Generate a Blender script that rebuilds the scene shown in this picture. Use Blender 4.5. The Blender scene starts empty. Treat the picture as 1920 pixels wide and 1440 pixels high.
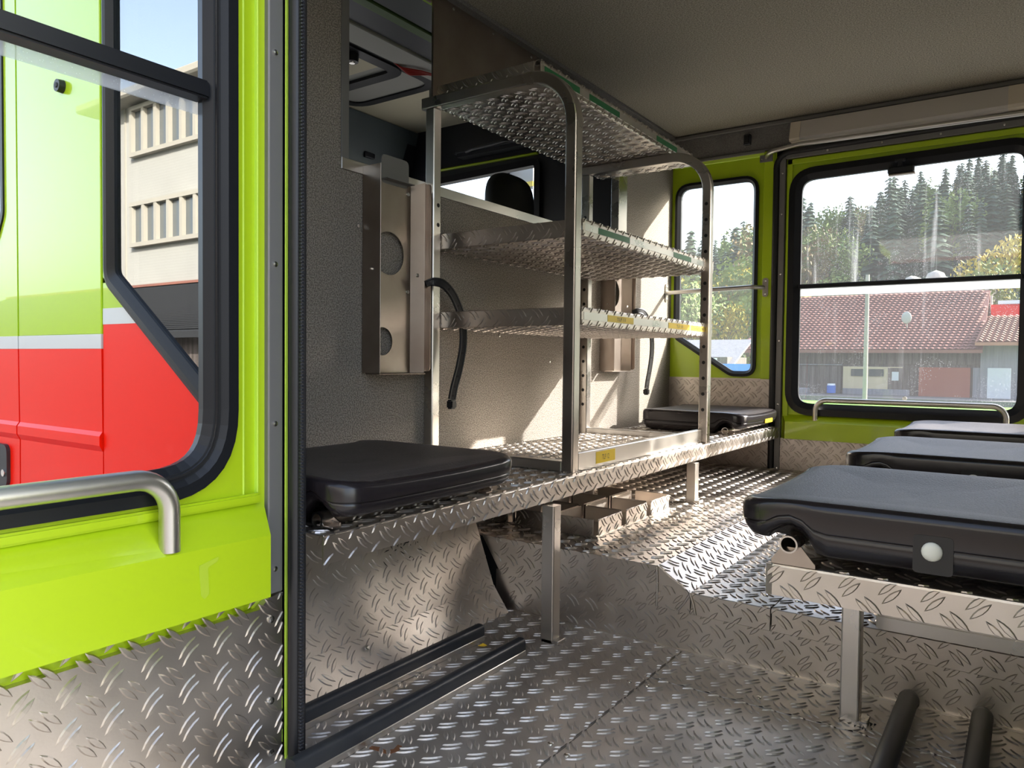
import bpy, bmesh, math, random
import numpy as np
from mathutils import Vector, Matrix
random.seed(7); RNG = np.random.default_rng(7)
PI = math.pi
S = bpy.context.scene
COL = S.collection

# ------------------------------------------------------------------ camera
cam_d = bpy.data.cameras.new('camera'); cam = bpy.data.objects.new('camera', cam_d); COL.objects.link(cam)
cam_d.sensor_fit = 'HORIZONTAL'; cam_d.sensor_width = 36.0; cam_d.lens = 1400 / 1920 * 36
cam_d.clip_start = 0.02; cam_d.clip_end = 2000
EYE = Vector((0.0, 0.0, 0.62))
cam.matrix_world = Matrix(((0.8211605, -0.0256658, 0.5701199, EYE.x),
                           (0.57060304, 0.01876598, -0.82101157, EYE.y),
                           (0.01037306, 0.99949442, 0.03005486, EYE.z), (0, 0, 0, 1)))
S.camera = cam
# ------------------------------------------------------------------ world, sun, exposure
SUN_DIR = Vector((0.39, 0.36, 0.27)).normalized()          # towards the sun
w = bpy.data.worlds.new('sky'); S.world = w; w.use_nodes = True
nt = w.node_tree; nt.nodes.clear()
sky = nt.nodes.new('ShaderNodeTexSky'); sky.sky_type = 'NISHITA'; sky.sun_disc = False
sky.sun_elevation = math.asin(SUN_DIR.z); sky.sun_rotation = math.atan2(SUN_DIR.x, SUN_DIR.y)
sky.altitude = 450; sky.air_density = 1.0; sky.dust_density = 4.5; sky.ozone_density = 1.0
bg = nt.nodes.new('ShaderNodeBackground'); bg.inputs['Strength'].default_value = 0.17
wo = nt.nodes.new('ShaderNodeOutputWorld')
hs_ = nt.nodes.new('ShaderNodeHueSaturation'); hs_.inputs['Saturation'].default_value = 0.75
nt.links.new(sky.outputs[0], hs_.inputs['Color']); nt.links.new(hs_.outputs[0], bg.inputs[0]); nt.links.new(bg.outputs[0], wo.inputs[0])
sl = bpy.data.lights.new('sun', 'SUN'); sl.energy = 3.9; sl.angle = 0.0093; sl.color = (1.0, 0.93, 0.84)
so = bpy.data.objects.new('sun', sl); COL.objects.link(so)
so.rotation_euler = SUN_DIR.to_track_quat('Z', 'Y').to_euler(); so.location = (5, 5, 6)
S.view_settings.view_transform = 'Standard'; S.view_settings.look = 'None'
S.view_settings.exposure = 2.4; S.view_settings.gamma = 1.0
try: S.view_settings.use_curve_mapping = False
except Exception: pass

# ------------------------------------------------------------------ materials
MT = {}
def mat(name, col, rough=0.5, metal=0.0, bump=None, vary=None, coat=0.0, spec=None, rvary=None, bands=None, coat_rough=0.03):
    """bump=(scale,strength[,stretch vec]); vary=(scale, col2, amount); rvary=(scale, lo, hi)"""
    m = bpy.data.materials.new(name); m.use_nodes = True; n = m.node_tree.nodes; l = m.node_tree.links
    p = n['Principled BSDF']; p.inputs['Base Color'].default_value = (*col, 1)
    p.inputs['Roughness'].default_value = rough; p.inputs['Metallic'].default_value = metal
    if coat: p.inputs['Coat Weight'].default_value = coat; p.inputs['Coat Roughness'].default_value = coat_rough
    if spec is not None: p.inputs['Specular IOR Level'].default_value = spec
    tc = n.new('ShaderNodeTexCoord')
    def noise(scale, stretch=(1, 1, 1), detail=4, dist=0):
        mp = n.new('ShaderNodeMapping'); mp.inputs['Scale'].default_value = stretch
        l.new(tc.outputs['Object'], mp.inputs[0])
        t = n.new('ShaderNodeTexNoise'); t.inputs['Scale'].default_value = scale; t.inputs['Detail'].default_value = detail
        t.inputs['Distortion'].default_value = dist
        l.new(mp.outputs[0], t.inputs['Vector']); return t
    if vary:
        t = noise(vary[0], vary[3] if len(vary) > 3 else (1, 1, 1))
        r = n.new('ShaderNodeValToRGB'); r.color_ramp.elements[0].position = 0.5 - vary[2]; r.color_ramp.elements[1].position = 0.5 + vary[2]
        r.color_ramp.elements[0].color = (*col, 1); r.color_ramp.elements[1].color = (*vary[1], 1)
        l.new(t.outputs[0], r.inputs[0]); l.new(r.outputs[0], p.inputs['Base Color'])
    if rvary:
        t = noise(rvary[0], rvary[3] if len(rvary) > 3 else (1, 1, 1), 6, 0.4)
        r = n.new('ShaderNodeMapRange'); r.inputs[1].default_value = 0.3; r.inputs[2].default_value = 0.7
        r.inputs[3].default_value = rvary[1]; r.inputs[4].default_value = rvary[2]
        l.new(t.outputs[0], r.inputs[0]); l.new(r.outputs[0], p.inputs['Roughness'])
    h = None
    if bump:
        t = noise(bump[0], bump[2] if len(bump) > 2 else (1, 1, 1), 3)
        b = n.new('ShaderNodeBump'); b.inputs['Strength'].default_value = bump[1]; b.inputs['Distance'].default_value = 0.002
        l.new(t.outputs[0], b.inputs['Height']); h = b
        l.new(b.outputs[0], p.inputs['Normal'])
    if bands:   # fine woven ribs: (axis, frequency, strength)
        wv = n.new('ShaderNodeTexWave'); wv.bands_direction = bands[0]; wv.inputs['Scale'].default_value = bands[1]
        wv.inputs['Distortion'].default_value = 1.6; wv.inputs['Detail'].default_value = 2; wv.inputs['Detail Scale'].default_value = 3
        l.new(tc.outputs['Object'], wv.inputs['Vector'])
        b2 = n.new('ShaderNodeBump'); b2.inputs['Strength'].default_value = bands[2]; b2.inputs['Distance'].default_value = 0.0015
        l.new(wv.outputs[0], b2.inputs['Height'])
        if h: l.new(h.outputs[0], b2.inputs['Normal'])
        l.new(b2.outputs[0], p.inputs['Normal'])
    MT[name] = m; return m

mat('tread', (0.66, 0.61, 0.565), 0.3, 1.0, bump=(260, 0.05), vary=(5, (0.52, 0.47, 0.42), 0.2), rvary=(7, 0.30, 0.46))
mat('tread_dirty', (0.70, 0.665, 0.63), 0.34, 1.0, bump=(260, 0.06), vary=(4, (0.50, 0.44, 0.38), 0.24), rvary=(6, 0.46, 0.66))
mat('alu', (0.58, 0.55, 0.51), 0.3, 1.0, bump=(90, 0.05, (1, 1, 0.04)), rvary=(9, 0.22, 0.38), vary=(6, (0.49, 0.45, 0.41), 0.2))
mat('alu_y', (0.58, 0.56, 0.53), 0.3, 1.0, bump=(90, 0.05, (1, 0.04, 1)), rvary=(9, 0.24, 0.4))
mat('alu_sheet', (0.42, 0.365, 0.32), 0.3, 1.0, bump=(120, 0.03), vary=(9, (0.34, 0.28, 0.24), 0.2), rvary=(5, 0.28, 0.45))
mat('steel', (0.62, 0.60, 0.57), 0.34, 1.0, bump=(200, 0.03, (1, 1, 0.1)))
mat('strip', (0.20, 0.195, 0.19), 0.5, 0.35, bump=(80, 0.04, (1, 1, 0.05)))
mat('carpet', (0.44, 0.395, 0.345), 0.95, bump=(420, 0.7), vary=(300, (0.20, 0.18, 0.155), 0.10), bands=('Z', 95, 0.6), spec=0.1)
mat('carpet_roof', (0.42, 0.39, 0.32), 0.95, bump=(300, 0.7), vary=(240, (0.22, 0.205, 0.17), 0.12), spec=0.1)
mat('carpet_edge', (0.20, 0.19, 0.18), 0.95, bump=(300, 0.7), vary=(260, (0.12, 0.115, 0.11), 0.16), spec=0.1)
mat('lime', (0.45, 0.63, 0.010), 0.35, coat=0.5, bump=(30, 0.02))
mat('lime_gloss', (0.50, 0.74, 0.02), 0.3, coat=0.6, coat_rough=0.01, spec=0.3)
mat('lime_stain', (0.44, 0.60, 0.03), 0.5)
mat('dark_lime', (0.06, 0.11, 0.02), 0.5)
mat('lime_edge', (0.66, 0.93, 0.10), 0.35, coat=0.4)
mat('red_gloss', (1.0, 0.010, 0.0), 0.4, coat=0.06, coat_rough=0.08, spec=0.25)
mat('white_band', (0.72, 0.73, 0.74), 0.35, coat=0.4)
mat('rubber', (0.012, 0.012, 0.014), 0.42, bump=(150, 0.03))
mat('rubber_blue', (0.012, 0.015, 0.022), 0.36, vary=(14, (0.035, 0.037, 0.04), 0.25))
mat('gasket', (0.007, 0.008, 0.011), 0.42, spec=0.35)
mat('seat', (0.034, 0.028, 0.027), 0.46, bump=(330, 0.9), vary=(30, (0.046, 0.038, 0.037), 0.2), spec=0.85)
mat('seat_side', (0.016, 0.013, 0.015), 0.24, bump=(60, 0.04))
mat('button', (0.8, 0.8, 0.76), 0.4)
mat('dark_plastic', (0.018, 0.020, 0.026), 0.45)
mat('locker', (0.10, 0.125, 0.14), 0.5, bump=(200, 0.1))
mat('cab_ceiling', (0.66, 0.60, 0.44), 0.8)
mat('hatch_grey', (0.42, 0.41, 0.37), 0.6)
mat('black', (0.004, 0.004, 0.005), 0.6)
mat('wire_red', (0.5, 0.03, 0.02), 0.5)
mat('label_green', (0.012, 0.17, 0.05), 0.45)
mat('label_green_dark', (0.003, 0.035, 0.012), 0.5)
mat('label_yellow', (0.80, 0.58, 0.02), 0.45)
mat('label_text', (0.02, 0.02, 0.015), 0.5)
mat('lamp_white', (0.62, 0.58, 0.54), 0.4)
mat('lamp_cream', (0.72, 0.64, 0.52), 0.5)
mat('screw', (0.7, 0.68, 0.65), 0.25, 1.0)
mat('rust', (0.16, 0.06, 0.02), 0.8)
mat('scrap', (0.85, 0.55, 0.03), 0.6)
mat('asphalt', (0.16, 0.155, 0.15), 0.9, bump=(20, 0.3), vary=(3, (0.12, 0.118, 0.115), 0.2))
mat('grass', (0.10, 0.30, 0.02), 0.9, vary=(0.6, (0.16, 0.38, 0.03), 0.2))
mat('hill', (0.05, 0.09, 0.035), 0.95, vary=(0.1, (0.08, 0.10, 0.04), 0.2))
mat('roof_tile', (0.29, 0.12, 0.085), 0.85, vary=(0.5, (0.20, 0.09, 0.07), 0.25))
mat('roof_tile_pale', (0.48, 0.22, 0.13), 0.85, vary=(1.5, (0.34, 0.16, 0.11), 0.25))
mat('old_wood', (0.055, 0.042, 0.035), 0.9, vary=(3, (0.13, 0.11, 0.10), 0.2, (6, 6, 0.3)))
mat('grey_wood', (0.25, 0.25, 0.27), 0.9, vary=(2, (0.18, 0.18, 0.19), 0.2, (6, 6, 0.3)))
mat('cream_wall', (0.58, 0.47, 0.30), 0.9)
mat('red_door', (0.27, 0.065, 0.035), 0.8)
mat('pale_door', (0.62, 0.63, 0.62), 0.8)
mat('dark_glass', (0.05, 0.07, 0.07), 0.1)
mat('concrete', (0.38, 0.375, 0.345), 0.9, vary=(0.7, (0.34, 0.335, 0.31), 0.2), bands=('Z', 4, 0.5))
mat('concrete_frame', (0.36, 0.34, 0.29), 0.85)
mat('win_glass', (0.10, 0.115, 0.12), 0.12, coat=1.0)
mat('black_roof', (0.022, 0.023, 0.025), 0.75)
mat('blue_sign', (0.05, 0.30, 0.75), 0.6)
mat('white_paint', (0.85, 0.86, 0.86), 0.6)
mat('blue_barrel', (0.02, 0.13, 0.5), 0.5)
mat('pole_wood', (0.34, 0.31, 0.26), 0.9)
mat('conifer', (0.04, 0.075, 0.055), 0.9, vary=(0.7, (0.06, 0.10, 0.045), 0.2))
mat('leaf_green', (0.10, 0.17, 0.035), 0.8, vary=(0.6, (0.20, 0.24, 0.05), 0.2))
mat('leaf_yellow', (0.52, 0.40, 0.04), 0.8, vary=(0.6, (0.34, 0.33, 0.05), 0.2))
mat('leaf_brown', (0.22, 0.13, 0.06), 0.8, vary=(0.6, (0.14, 0.15, 0.05), 0.2))
mat('bark', (0.12, 0.09, 0.06), 0.9)
mat('rock_pale', (0.5, 0.45, 0.38), 0.95)

def glass(name, film, drops, refl=None, f0=0.035, fk=0.9, tint=(0.93, 0.95, 0.95), streak=0.0, drop_scale=130):
    m = bpy.data.materials.new(name); m.use_nodes = True; n = m.node_tree.nodes; l = m.node_tree.links
    for x in list(n):
        if x.type != 'OUTPUT_MATERIAL': n.remove(x)
    out = [x for x in n if x.type == 'OUTPUT_MATERIAL'][0]
    tr = n.new('ShaderNodeBsdfTransparent'); tr.inputs[0].default_value = (*tint, 1)
    gl = n.new('ShaderNodeBsdfGlossy'); gl.inputs['Roughness'].default_value = 0.0
    mx = n.new('ShaderNodeMixShader')
    if refl is None:
        lw_ = n.new('ShaderNodeLayerWeight'); lw_.inputs[0].default_value = 0.5
        pw = n.new('ShaderNodeMath'); pw.operation = 'POWER'; pw.inputs[1].default_value = 5; l.new(lw_.outputs['Facing'], pw.inputs[0])
        fr = n.new('ShaderNodeMath'); fr.operation = 'MULTIPLY_ADD'; fr.inputs[1].default_value = fk; fr.inputs[2].default_value = f0; l.new(pw.outputs[0], fr.inputs[0]); l.new(fr.outputs[0], mx.inputs[0])
    else: mx.inputs[0].default_value = refl
    l.new(tr.outputs[0], mx.inputs[1]); l.new(gl.outputs[0], mx.inputs[2])
    df = n.new('ShaderNodeBsdfDiffuse'); df.inputs[0].default_value = (0.75, 0.78, 0.82, 1)
    tl = n.new('ShaderNodeBsdfTranslucent'); tl.inputs[0].default_value = (0.75, 0.78, 0.82, 1)
    fm = n.new('ShaderNodeMixShader'); fm.inputs[0].default_value = 0.6
    l.new(df.outputs[0], fm.inputs[1]); l.new(tl.outputs[0], fm.inputs[2])
    tc = n.new('ShaderNodeTexCoord')
    vo = n.new('ShaderNodeTexVoronoi'); vo.inputs['Scale'].default_value = drop_scale; l.new(tc.outputs['Object'], vo.inputs['Vector'])
    lt = n.new('ShaderNodeMath'); lt.operation = 'LESS_THAN'; lt.inputs[1].default_value = 0.15; l.new(vo.outputs['Distance'], lt.inputs[0])
    nz = n.new('ShaderNodeTexNoise'); nz.inputs['Scale'].default_value = 6; nz.inputs['Detail'].default_value = 5; l.new(tc.outputs['Object'], nz.inputs['Vector'])
    g = n.new('ShaderNodeMath'); g.operation = 'GREATER_THAN'; g.inputs[1].default_value = 0.52; l.new(nz.outputs[0], g.inputs[0])
    a = n.new('ShaderNodeMath'); a.operation = 'MULTIPLY'; l.new(lt.outputs[0], a.inputs[0]); l.new(g.outputs[0], a.inputs[1])
    b = n.new('ShaderNodeMath'); b.operation = 'MULTIPLY_ADD'; l.new(a.outputs[0], b.inputs[0]); b.inputs[1].default_value = drops; b.inputs[2].default_value = film
    last = b
    if streak:
        mp = n.new('ShaderNodeMapping'); mp.inputs['Scale'].default_value = (28, 28, 1.3); l.new(tc.outputs['Object'], mp.inputs[0])
        ns = n.new('ShaderNodeTexNoise'); ns.inputs['Scale'].default_value = 1.6; ns.inputs['Detail'].default_value = 6; l.new(mp.outputs[0], ns.inputs['Vector'])
        rs = n.new('ShaderNodeMapRange'); rs.inputs[1].default_value = 0.60; rs.inputs[2].default_value = 0.78; rs.inputs[3].default_value = 0; rs.inputs[4].default_value = streak
        l.new(ns.outputs[0], rs.inputs[0])
        c = n.new('ShaderNodeMath'); c.operation = 'ADD'; c.use_clamp = True; l.new(b.outputs[0], c.inputs[0]); l.new(rs.outputs[0], c.inputs[1]); last = c
    m2 = n.new('ShaderNodeMixShader'); l.new(last.outputs[0], m2.inputs[0]); l.new(mx.outputs[0], m2.inputs[1]); l.new(fm.outputs[0], m2.inputs[2])
    l.new(m2.outputs[0], out.inputs[0]); MT[name] = m
glass('glass_wet', 0.03, 0.35, streak=0.16, tint=(0.84, 0.86, 0.88), drop_scale=170)
glass('glass_wet_low', 0.03, 0.35, streak=0.05, tint=(0.82, 0.83, 0.85), drop_scale=170)
glass('glass_clear', 0.03, 0.06)
glass('glass_near', 0.0, 0.0, f0=0.008, fk=0.4, tint=(0.97, 0.98, 0.98))
glass('glass_mirror', 0.01, 0.03, refl=0.42, tint=(0.3, 0.32, 0.33))
glass('glass_band', 0.42, 0.25, drop_scale=260)

# ------------------------------------------------------------------ mesh building
ORG = {}
def unit(v): v = Vector(v); return v.normalized()
class B:
    def __init__(s): s.v = []; s.f = []; s.m = []; s.s = []
    def add(s, vs, fs, m=0, sm=False):
        o = len(s.v); s.v += [tuple(x) for x in vs]
        for f in fs: s.f.append([i + o for i in f]); s.m.append(m); s.s.append(sm)
        return s
    def bm(s, b, m=0, sm=False):
        b.verts.ensure_lookup_table()
        for i, x in enumerate(b.verts): x.index = i
        s.add([x.co.copy() for x in b.verts], [[x.index for x in f.verts] for f in b.faces], m, sm); b.free(); return s
    def box(s, a, c, bev=0.0, m=0, seg=1, rot=None):
        b = bmesh.new(); bmesh.ops.create_cube(b, size=1)
        a = Vector(a); c = Vector(c); mid = (a + c) / 2; d = c - a
        for v in b.verts: v.co = Vector((v.co.x * d.x, v.co.y * d.y, v.co.z * d.z))
        if bev: bmesh.ops.bevel(b, geom=list(b.edges), offset=min(bev, 0.45 * min(abs(d.x), abs(d.y), abs(d.z))), segments=seg, affect='EDGES')
        for v in b.verts: v.co = (rot @ v.co if rot else v.co) + mid
        return s.bm(b, m)
    def hexa(s, p, m=0):    # 8 points: bottom loop then top loop
        return s.add(p, [(3, 2, 1, 0), (4, 5, 6, 7), (0, 1, 5, 4), (1, 2, 6, 5), (2, 3, 7, 6), (3, 0, 4, 7)], m)
    def cyl(s, a, c, r, r2=None, n=16, m=0, caps=True, sm=True):
        a = Vector(a); c = Vector(c); d = (c - a).normalized(); r2 = r if r2 is None else r2
        u = d.orthogonal().normalized(); v = d.cross(u); vs = []
        for k in range(n):
            t = 2 * PI * k / n; e = u * math.cos(t) + v * math.sin(t); vs += [a + e * r, c + e * r2]
        s.add(vs, [(2 * k, 2 * ((k + 1) % n), 2 * ((k + 1) % n) + 1, 2 * k + 1) for k in range(n)], m, sm)
        if caps:
            s.add([vs[2 * k] for k in range(n)], [tuple(range(n))[::-1]], m); s.add([vs[2 * k + 1] for k in range(n)], [tuple(range(n))], m)
        return s
    def ball(s, c, r, m=0, sc=(1, 1, 1), seg=10):
        b = bmesh.new(); bmesh.ops.create_uvsphere(b, u_segments=seg, v_segments=max(4, seg // 2 + 1), radius=r)
        for v in b.verts: v.co = Vector((v.co.x * sc[0], v.co.y * sc[1], v.co.z * sc[2])) + Vector(c)
        return s.bm(b, m, True)
    def sweep(s, path, prof, nrm, closed=False, m=0, sm=False, caps=True):
        """prof: list of (a,b): a along side (tangent x nrm), b along nrm"""
        P = [Vector(p) for p in path]; N = Vector(nrm).normalized(); k = len(P); q = len(prof); vs = []
        for i, p in enumerate(P):
            if closed: t0 = p - P[i - 1]; t1 = P[(i + 1) % k] - p
            else: t0 = p - P[max(i - 1, 0)]; t1 = P[min(i + 1, k - 1)] - p
            if t0.length < 1e-9: t0 = t1
            if t1.length < 1e-9: t1 = t0
            t0.normalize(); t1.normalize(); t = (t0 + t1).normalized(); sd = t.cross(N)
            cs = max(0.35, t.dot(t1)); sd = sd / cs
            for a, b_ in prof: vs.append(p + sd * a + N * b_)
        fs = []
        for i in range(k if closed else k - 1):
            j = (i + 1) % k
            for e in range(q): g = (e + 1) % q; fs.append((i * q + e, i * q + g, j * q + g, j * q + e))
        s.add(vs, fs, m, sm)
        if not closed and caps: s.add(vs[:q], [tuple(range(q))], m); s.add(vs[-q:], [tuple(range(q))[::-1]], m)
        return s
    def tube(s, pts, r, n=14, m=0, caps=True):
        P = [Vector(p) for p in pts]; k = len(P); T = []
        for i in range(k): T.append(((P[min(i + 1, k - 1)] - P[max(i - 1, 0)])).normalized())
        u = T[0].orthogonal().normalized(); vs = []
        for i in range(k):
            u = (u - T[i] * u.dot(T[i])).normalized(); v = T[i].cross(u)
            for j in range(n): a = 2 * PI * j / n; vs.append(P[i] + (u * math.cos(a) + v * math.sin(a)) * r)
        s.add(vs, [(i * n + j, i * n + (j + 1) % n, (i + 1) * n + (j + 1) % n, (i + 1) * n + j) for i in range(k - 1) for j in range(n)], m, True)
        if caps: s.add(vs[:n], [tuple(range(n))[::-1]], m); s.add(vs[-n:], [tuple(range(n))], m)
        return s
    def panel(s, o, u, v, outer, holes=(), th=0.003, m=0):
        """flat sheet with holes; o origin, u,v axes, thickness goes to -(u x v)"""
        o = Vector(o); u = Vector(u); v = Vector(v); nn = u.cross(v).normalized()
        b = bmesh.new()
        for loop in [outer, *holes]:
            vs = [b.verts.new(o + u * x + v * y) for x, y in loop]
            for i in range(len(vs)): b.edges.new((vs[i - 1], vs[i]))
        bmesh.ops.triangle_fill(b, use_beauty=True, use_dissolve=False, edges=list(b.edges))
        for f in b.faces:
            f.normal_update()
            if f.normal.dot(nn) < 0: f.normal_flip()
        b.verts.ensure_lookup_table()
        for i, x in enumerate(b.verts): x.index = i
        top = [x.co.copy() for x in b.verts]; F = [[x.index for x in f.verts] for f in b.faces]; k = len(top)
        bnd = [[e.verts[0].index, e.verts[1].index] for e in b.edges if len(e.link_faces) == 1]
        b.free()
        s.add(top + [x - nn * th for x in top], F + [[i + k for i in reversed(f)] for f in F] + [[a, c, c + k, a + k] for a, c in bnd], m)
        return s
    def build(s, name, mats, parent=None, kind=None, origin=None):
        if isinstance(mats, str): mats = [mats]
        me = bpy.data.meshes.new(name)
        A = np.array(s.v, dtype=np.float64)
        if parent is not None: og = ORG[parent.name]
        elif origin is not None: og = Vector(origin)
        else: og = Vector(((A[:, 0].min() + A[:, 0].max()) / 2, (A[:, 1].min() + A[:, 1].max()) / 2, A[:, 2].min()))
        A = A - np.array(og)
        me.from_pydata(A.tolist(), [], s.f)
        for x in mats: me.materials.append(MT[x])
        me.polygons.foreach_set('material_index', s.m); me.polygons.foreach_set('use_smooth', s.s); me.update()
        ob = bpy.data.objects.new(name, me); COL.objects.link(ob)
        if parent is not None: ob.parent = parent
        else: ob.location = og
        ORG[ob.name] = Vector(og)
        if kind: ob['kind'] = kind
        return ob
def tag(o, label, cat, group=None, kind=None):
    o['label'] = label; o['category'] = cat
    if group: o['group'] = group
    if kind: o['kind'] = kind
    return o
def thing(name, label, cat, loc, group=None):
    o = bpy.data.objects.new(name, None); COL.objects.link(o); o.location = loc; o.empty_display_size = 0.05
    ORG[o.name] = Vector(loc); return tag(o, label, cat, group)
def struct(name, loc=(0, 0, 0)):
    o = bpy.data.objects.new(name, None); COL.objects.link(o); o.location = loc; ORG[o.name] = Vector(loc); o['kind'] = 'structure'; return o
def arc(c, r, a0, a1, n=6):
    return [(c[0] + r * math.cos(a0 + (a1 - a0) * i / n), c[1] + r * math.sin(a0 + (a1 - a0) * i / n)) for i in range(n + 1)]
def rpoly(pts, r, n=6):
    """round the corners of a closed polygon"""
    out = []; k = len(pts)
    for i in range(k):
        p = Vector(pts[i]); a = Vector(pts[i - 1]); b = Vector(pts[(i + 1) % k])
        rr = r[i] if isinstance(r, (list, tuple)) else r
        da = (a - p).normalized(); db = (b - p).normalized(); ang = math.acos(max(-1, min(1, da.dot(db))))
        d = min(rr / math.tan(ang / 2), 0.49 * (a - p).length, 0.49 * (b - p).length)
        p0 = p + da * d; p1 = p + db * d
        for j in range(n + 1):
            t = j / n; out.append(tuple((p0 * (1 - t) * (1 - t) + p * 2 * t * (1 - t) + p1 * t * t)))
    return out
def fillet(pts, r, n=8):
    P = [Vector(p) for p in pts]; out = [P[0]]
    for i in range(1, len(P) - 1):
        p = P[i]; da = (P[i - 1] - p).normalized(); db = (P[i + 1] - p).normalized(); ang = math.acos(max(-1, min(1, da.dot(db))))
        d = min(r / math.tan(ang / 2), 0.49 * (P[i - 1] - p).length if i > 1 else (P[i - 1] - p).length * .98, (P[i + 1] - p).length * (.49 if i < len(P) - 2 else .98))
        bis = (da + db).normalized(); rr = d * math.tan(ang / 2); c = p + bis * (rr / math.sin(ang / 2))
        v0 = p + da * d - c; v1 = p + db * d - c; an = v0.angle(v1)
        for j in range(n + 1):
            t = j / n; out.append(c + (v0 * math.sin((1 - t) * an) + v1 * math.sin(t * an)) / math.sin(an))
    out.append(P[-1]); return out
def inset(poly, d):
    k = len(poly); out = []; ar = sum(poly[i - 1][0] * poly[i][1] - poly[i][0] * poly[i - 1][1] for i in range(k)); sg = 1 if ar > 0 else -1
    for i in range(k):
        p = Vector(poly[i]); a = Vector(poly[i - 1]); b = Vector(poly[(i + 1) % k])
        t = ((p - a).normalized() + (b - p).normalized()).normalized(); out.append((p.x - t.y * d * sg, p.y + t.x * d * sg))
    return out
# raised lozenge pairs of the tread plate (duett pattern), real relief
TS = (-0.8, -0.45, 0.0, 0.45, 0.8)
def tread(b, o, u, v, W, H, pitch=0.050, mask=None, hgt=0.0024, off=(0.012, 0.010), m=0, scale=1.0):
    o = Vector(o); u = unit(u); v = unit(v); n = u.cross(v)
    L = 0.0170 * scale; Wd = 0.0042 * scale; gap = 0.0056 * scale; K = len(TS)
    for i in range(-1, int(W / (pitch / 2)) + 3):
        for j in range(-1, int(H / (pitch / 2)) + 3):
            if (i + j) % 2: continue
            cx = off[0] + i * pitch / 2; cy = off[1] + j * pitch / 2
            a = PI / 4 if i % 2 == 0 else -PI / 4
            ca, sa = math.cos(a), math.sin(a)
            for sg in (-1, 1):
                mx = cx - sa * gap * sg + ca * 0.0022 * sg; my = cy + ca * gap * sg + sa * 0.0022 * sg
                if mx < -0.006 or my < -0.006 or mx > W + 0.006 or my > H + 0.006: continue
                if mask and not mask(mx, my): continue
                def pt(t, s_, h):
                    x = mx + ca * t - sa * s_; y = my + sa * t + ca * s_
                    return o + u * min(max(x, 0), W) + v * min(max(y, 0), H) + n * h
                vs = [pt(-L, 0, 0)]
                for t in TS:
                    wd = Wd * (1 - t * t); h = hgt * (1 - .35 * t * t); wt = max(0, wd - .0015)
                    vs += [pt(t * L, -wd, 0), pt(t * L, -wt, h), pt(t * L, wt, h), pt(t * L, wd, 0)]
                vs.append(pt(L, 0, 0)); E = 4 * K + 1
                fs = [(0, 2, 1), (0, 3, 2), (0, 4, 3)]
                for q in range(K - 1):
                    for e in range(3): z = 1 + q * 4 + e; fs.append((z, z + 1, z + 5, z + 4))
                e = 4 * K - 3; fs += [(e, e + 1, E), (e + 1, e + 2, E), (e + 2, e + 3, E)]
                b.add(vs, fs, m, False)
    return b
def tread_part(parent, regs, name='tread_pattern', mt='tread'):
    b = B()
    for r in regs: tread(b, *r[0], **(r[1] if len(r) > 1 else {}))
    return b.build(name, mt, parent, kind='stuff')
def screw(b, p, n, r=0.006, m=0):
    p = Vector(p); n = unit(n); b.cyl(p - n * 0.001, p + n * r * .35, r, r * .85, 10, m); b.cyl(p + n * r * .35, p + n * r * .5, r * .8, r * .3, 10, m)
def screws(parent, pts, n, r=0.006, mt='screw'):
    for p in pts: b = B(); screw(b, p, n, r); b.build('screw', mt, parent)
def text_mesh(b, txt, o, u, v, height, m, width=None, off=0.0006, ext=0.0002):
    c = bpy.data.curves.new('lettering', 'FONT'); c.body = txt; c.size = 1; c.align_x = 'LEFT'; c.resolution_u = 3
    ob = bpy.data.objects.new('lettering', c); COL.objects.link(ob)
    dg = bpy.context.evaluated_depsgraph_get(); me = bpy.data.meshes.new_from_object(ob.evaluated_get(dg))
    A = [x.co.copy() for x in me.vertices]; F = [list(p.vertices) for p in me.polygons]
    bpy.data.objects.remove(ob); bpy.data.curves.remove(c); bpy.data.meshes.remove(me)
    x0 = min(a.x for a in A); x1 = max(a.x for a in A); y0 = min(a.y for a in A); y1 = max(a.y for a in A)
    sy = height / (y1 - y0); sx = sy if width is None else width / (x1 - x0)
    o = Vector(o); u = unit(u); v = unit(v); n = u.cross(v)
    b.add([o + u * (a.x - x0) * sx + v * (a.y - y0) * sy + n * off for a in A], F, m)
X = Vector((1, 0, 0)); Y = Vector((0, 1, 0)); Z = Vector((0, 0, 1))
XP = -1.37; YF = 3.25; YN = 0.73; ZC = 1.64; ZB = 0.354; XR = 0.46

# ================================================================== SETTING: cabin shell
# floor: three tread sheets with screwed joints
fl = struct('floor', (-0.5, 1.2, 0))
for (x0, x1, y0, y1, offs) in ((-1.06, -0.603, 0.70, 1.53, (0.01, 0.02)), (-0.601, XR, 0.70, 1.352, (0.03, 0.01)), (-0.601, XR, 1.354, 1.53, (0.02, 0.0))):
    p = B().box((x0, y0, -0.006), (x1, y1, 0), 0.0008).build('floor_plate', 'tread_dirty', fl)
    tread_part(p, [(((x0, y0, 0), X, Y, x1 - x0, y1 - y0), dict(off=offs))], mt='tread_dirty')
B().box((-1.4, 0.66, -0.05), (XR + .05, YF, -0.008)).build('subfloor', 'black', fl)
screws(fl, [(*q, 0) for q in ((-0.590, 1.315), (-0.625, 1.31), (-0.625, 1.02), (-0.585, 1.005), (-0.4, 1.39))], Z)
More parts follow.
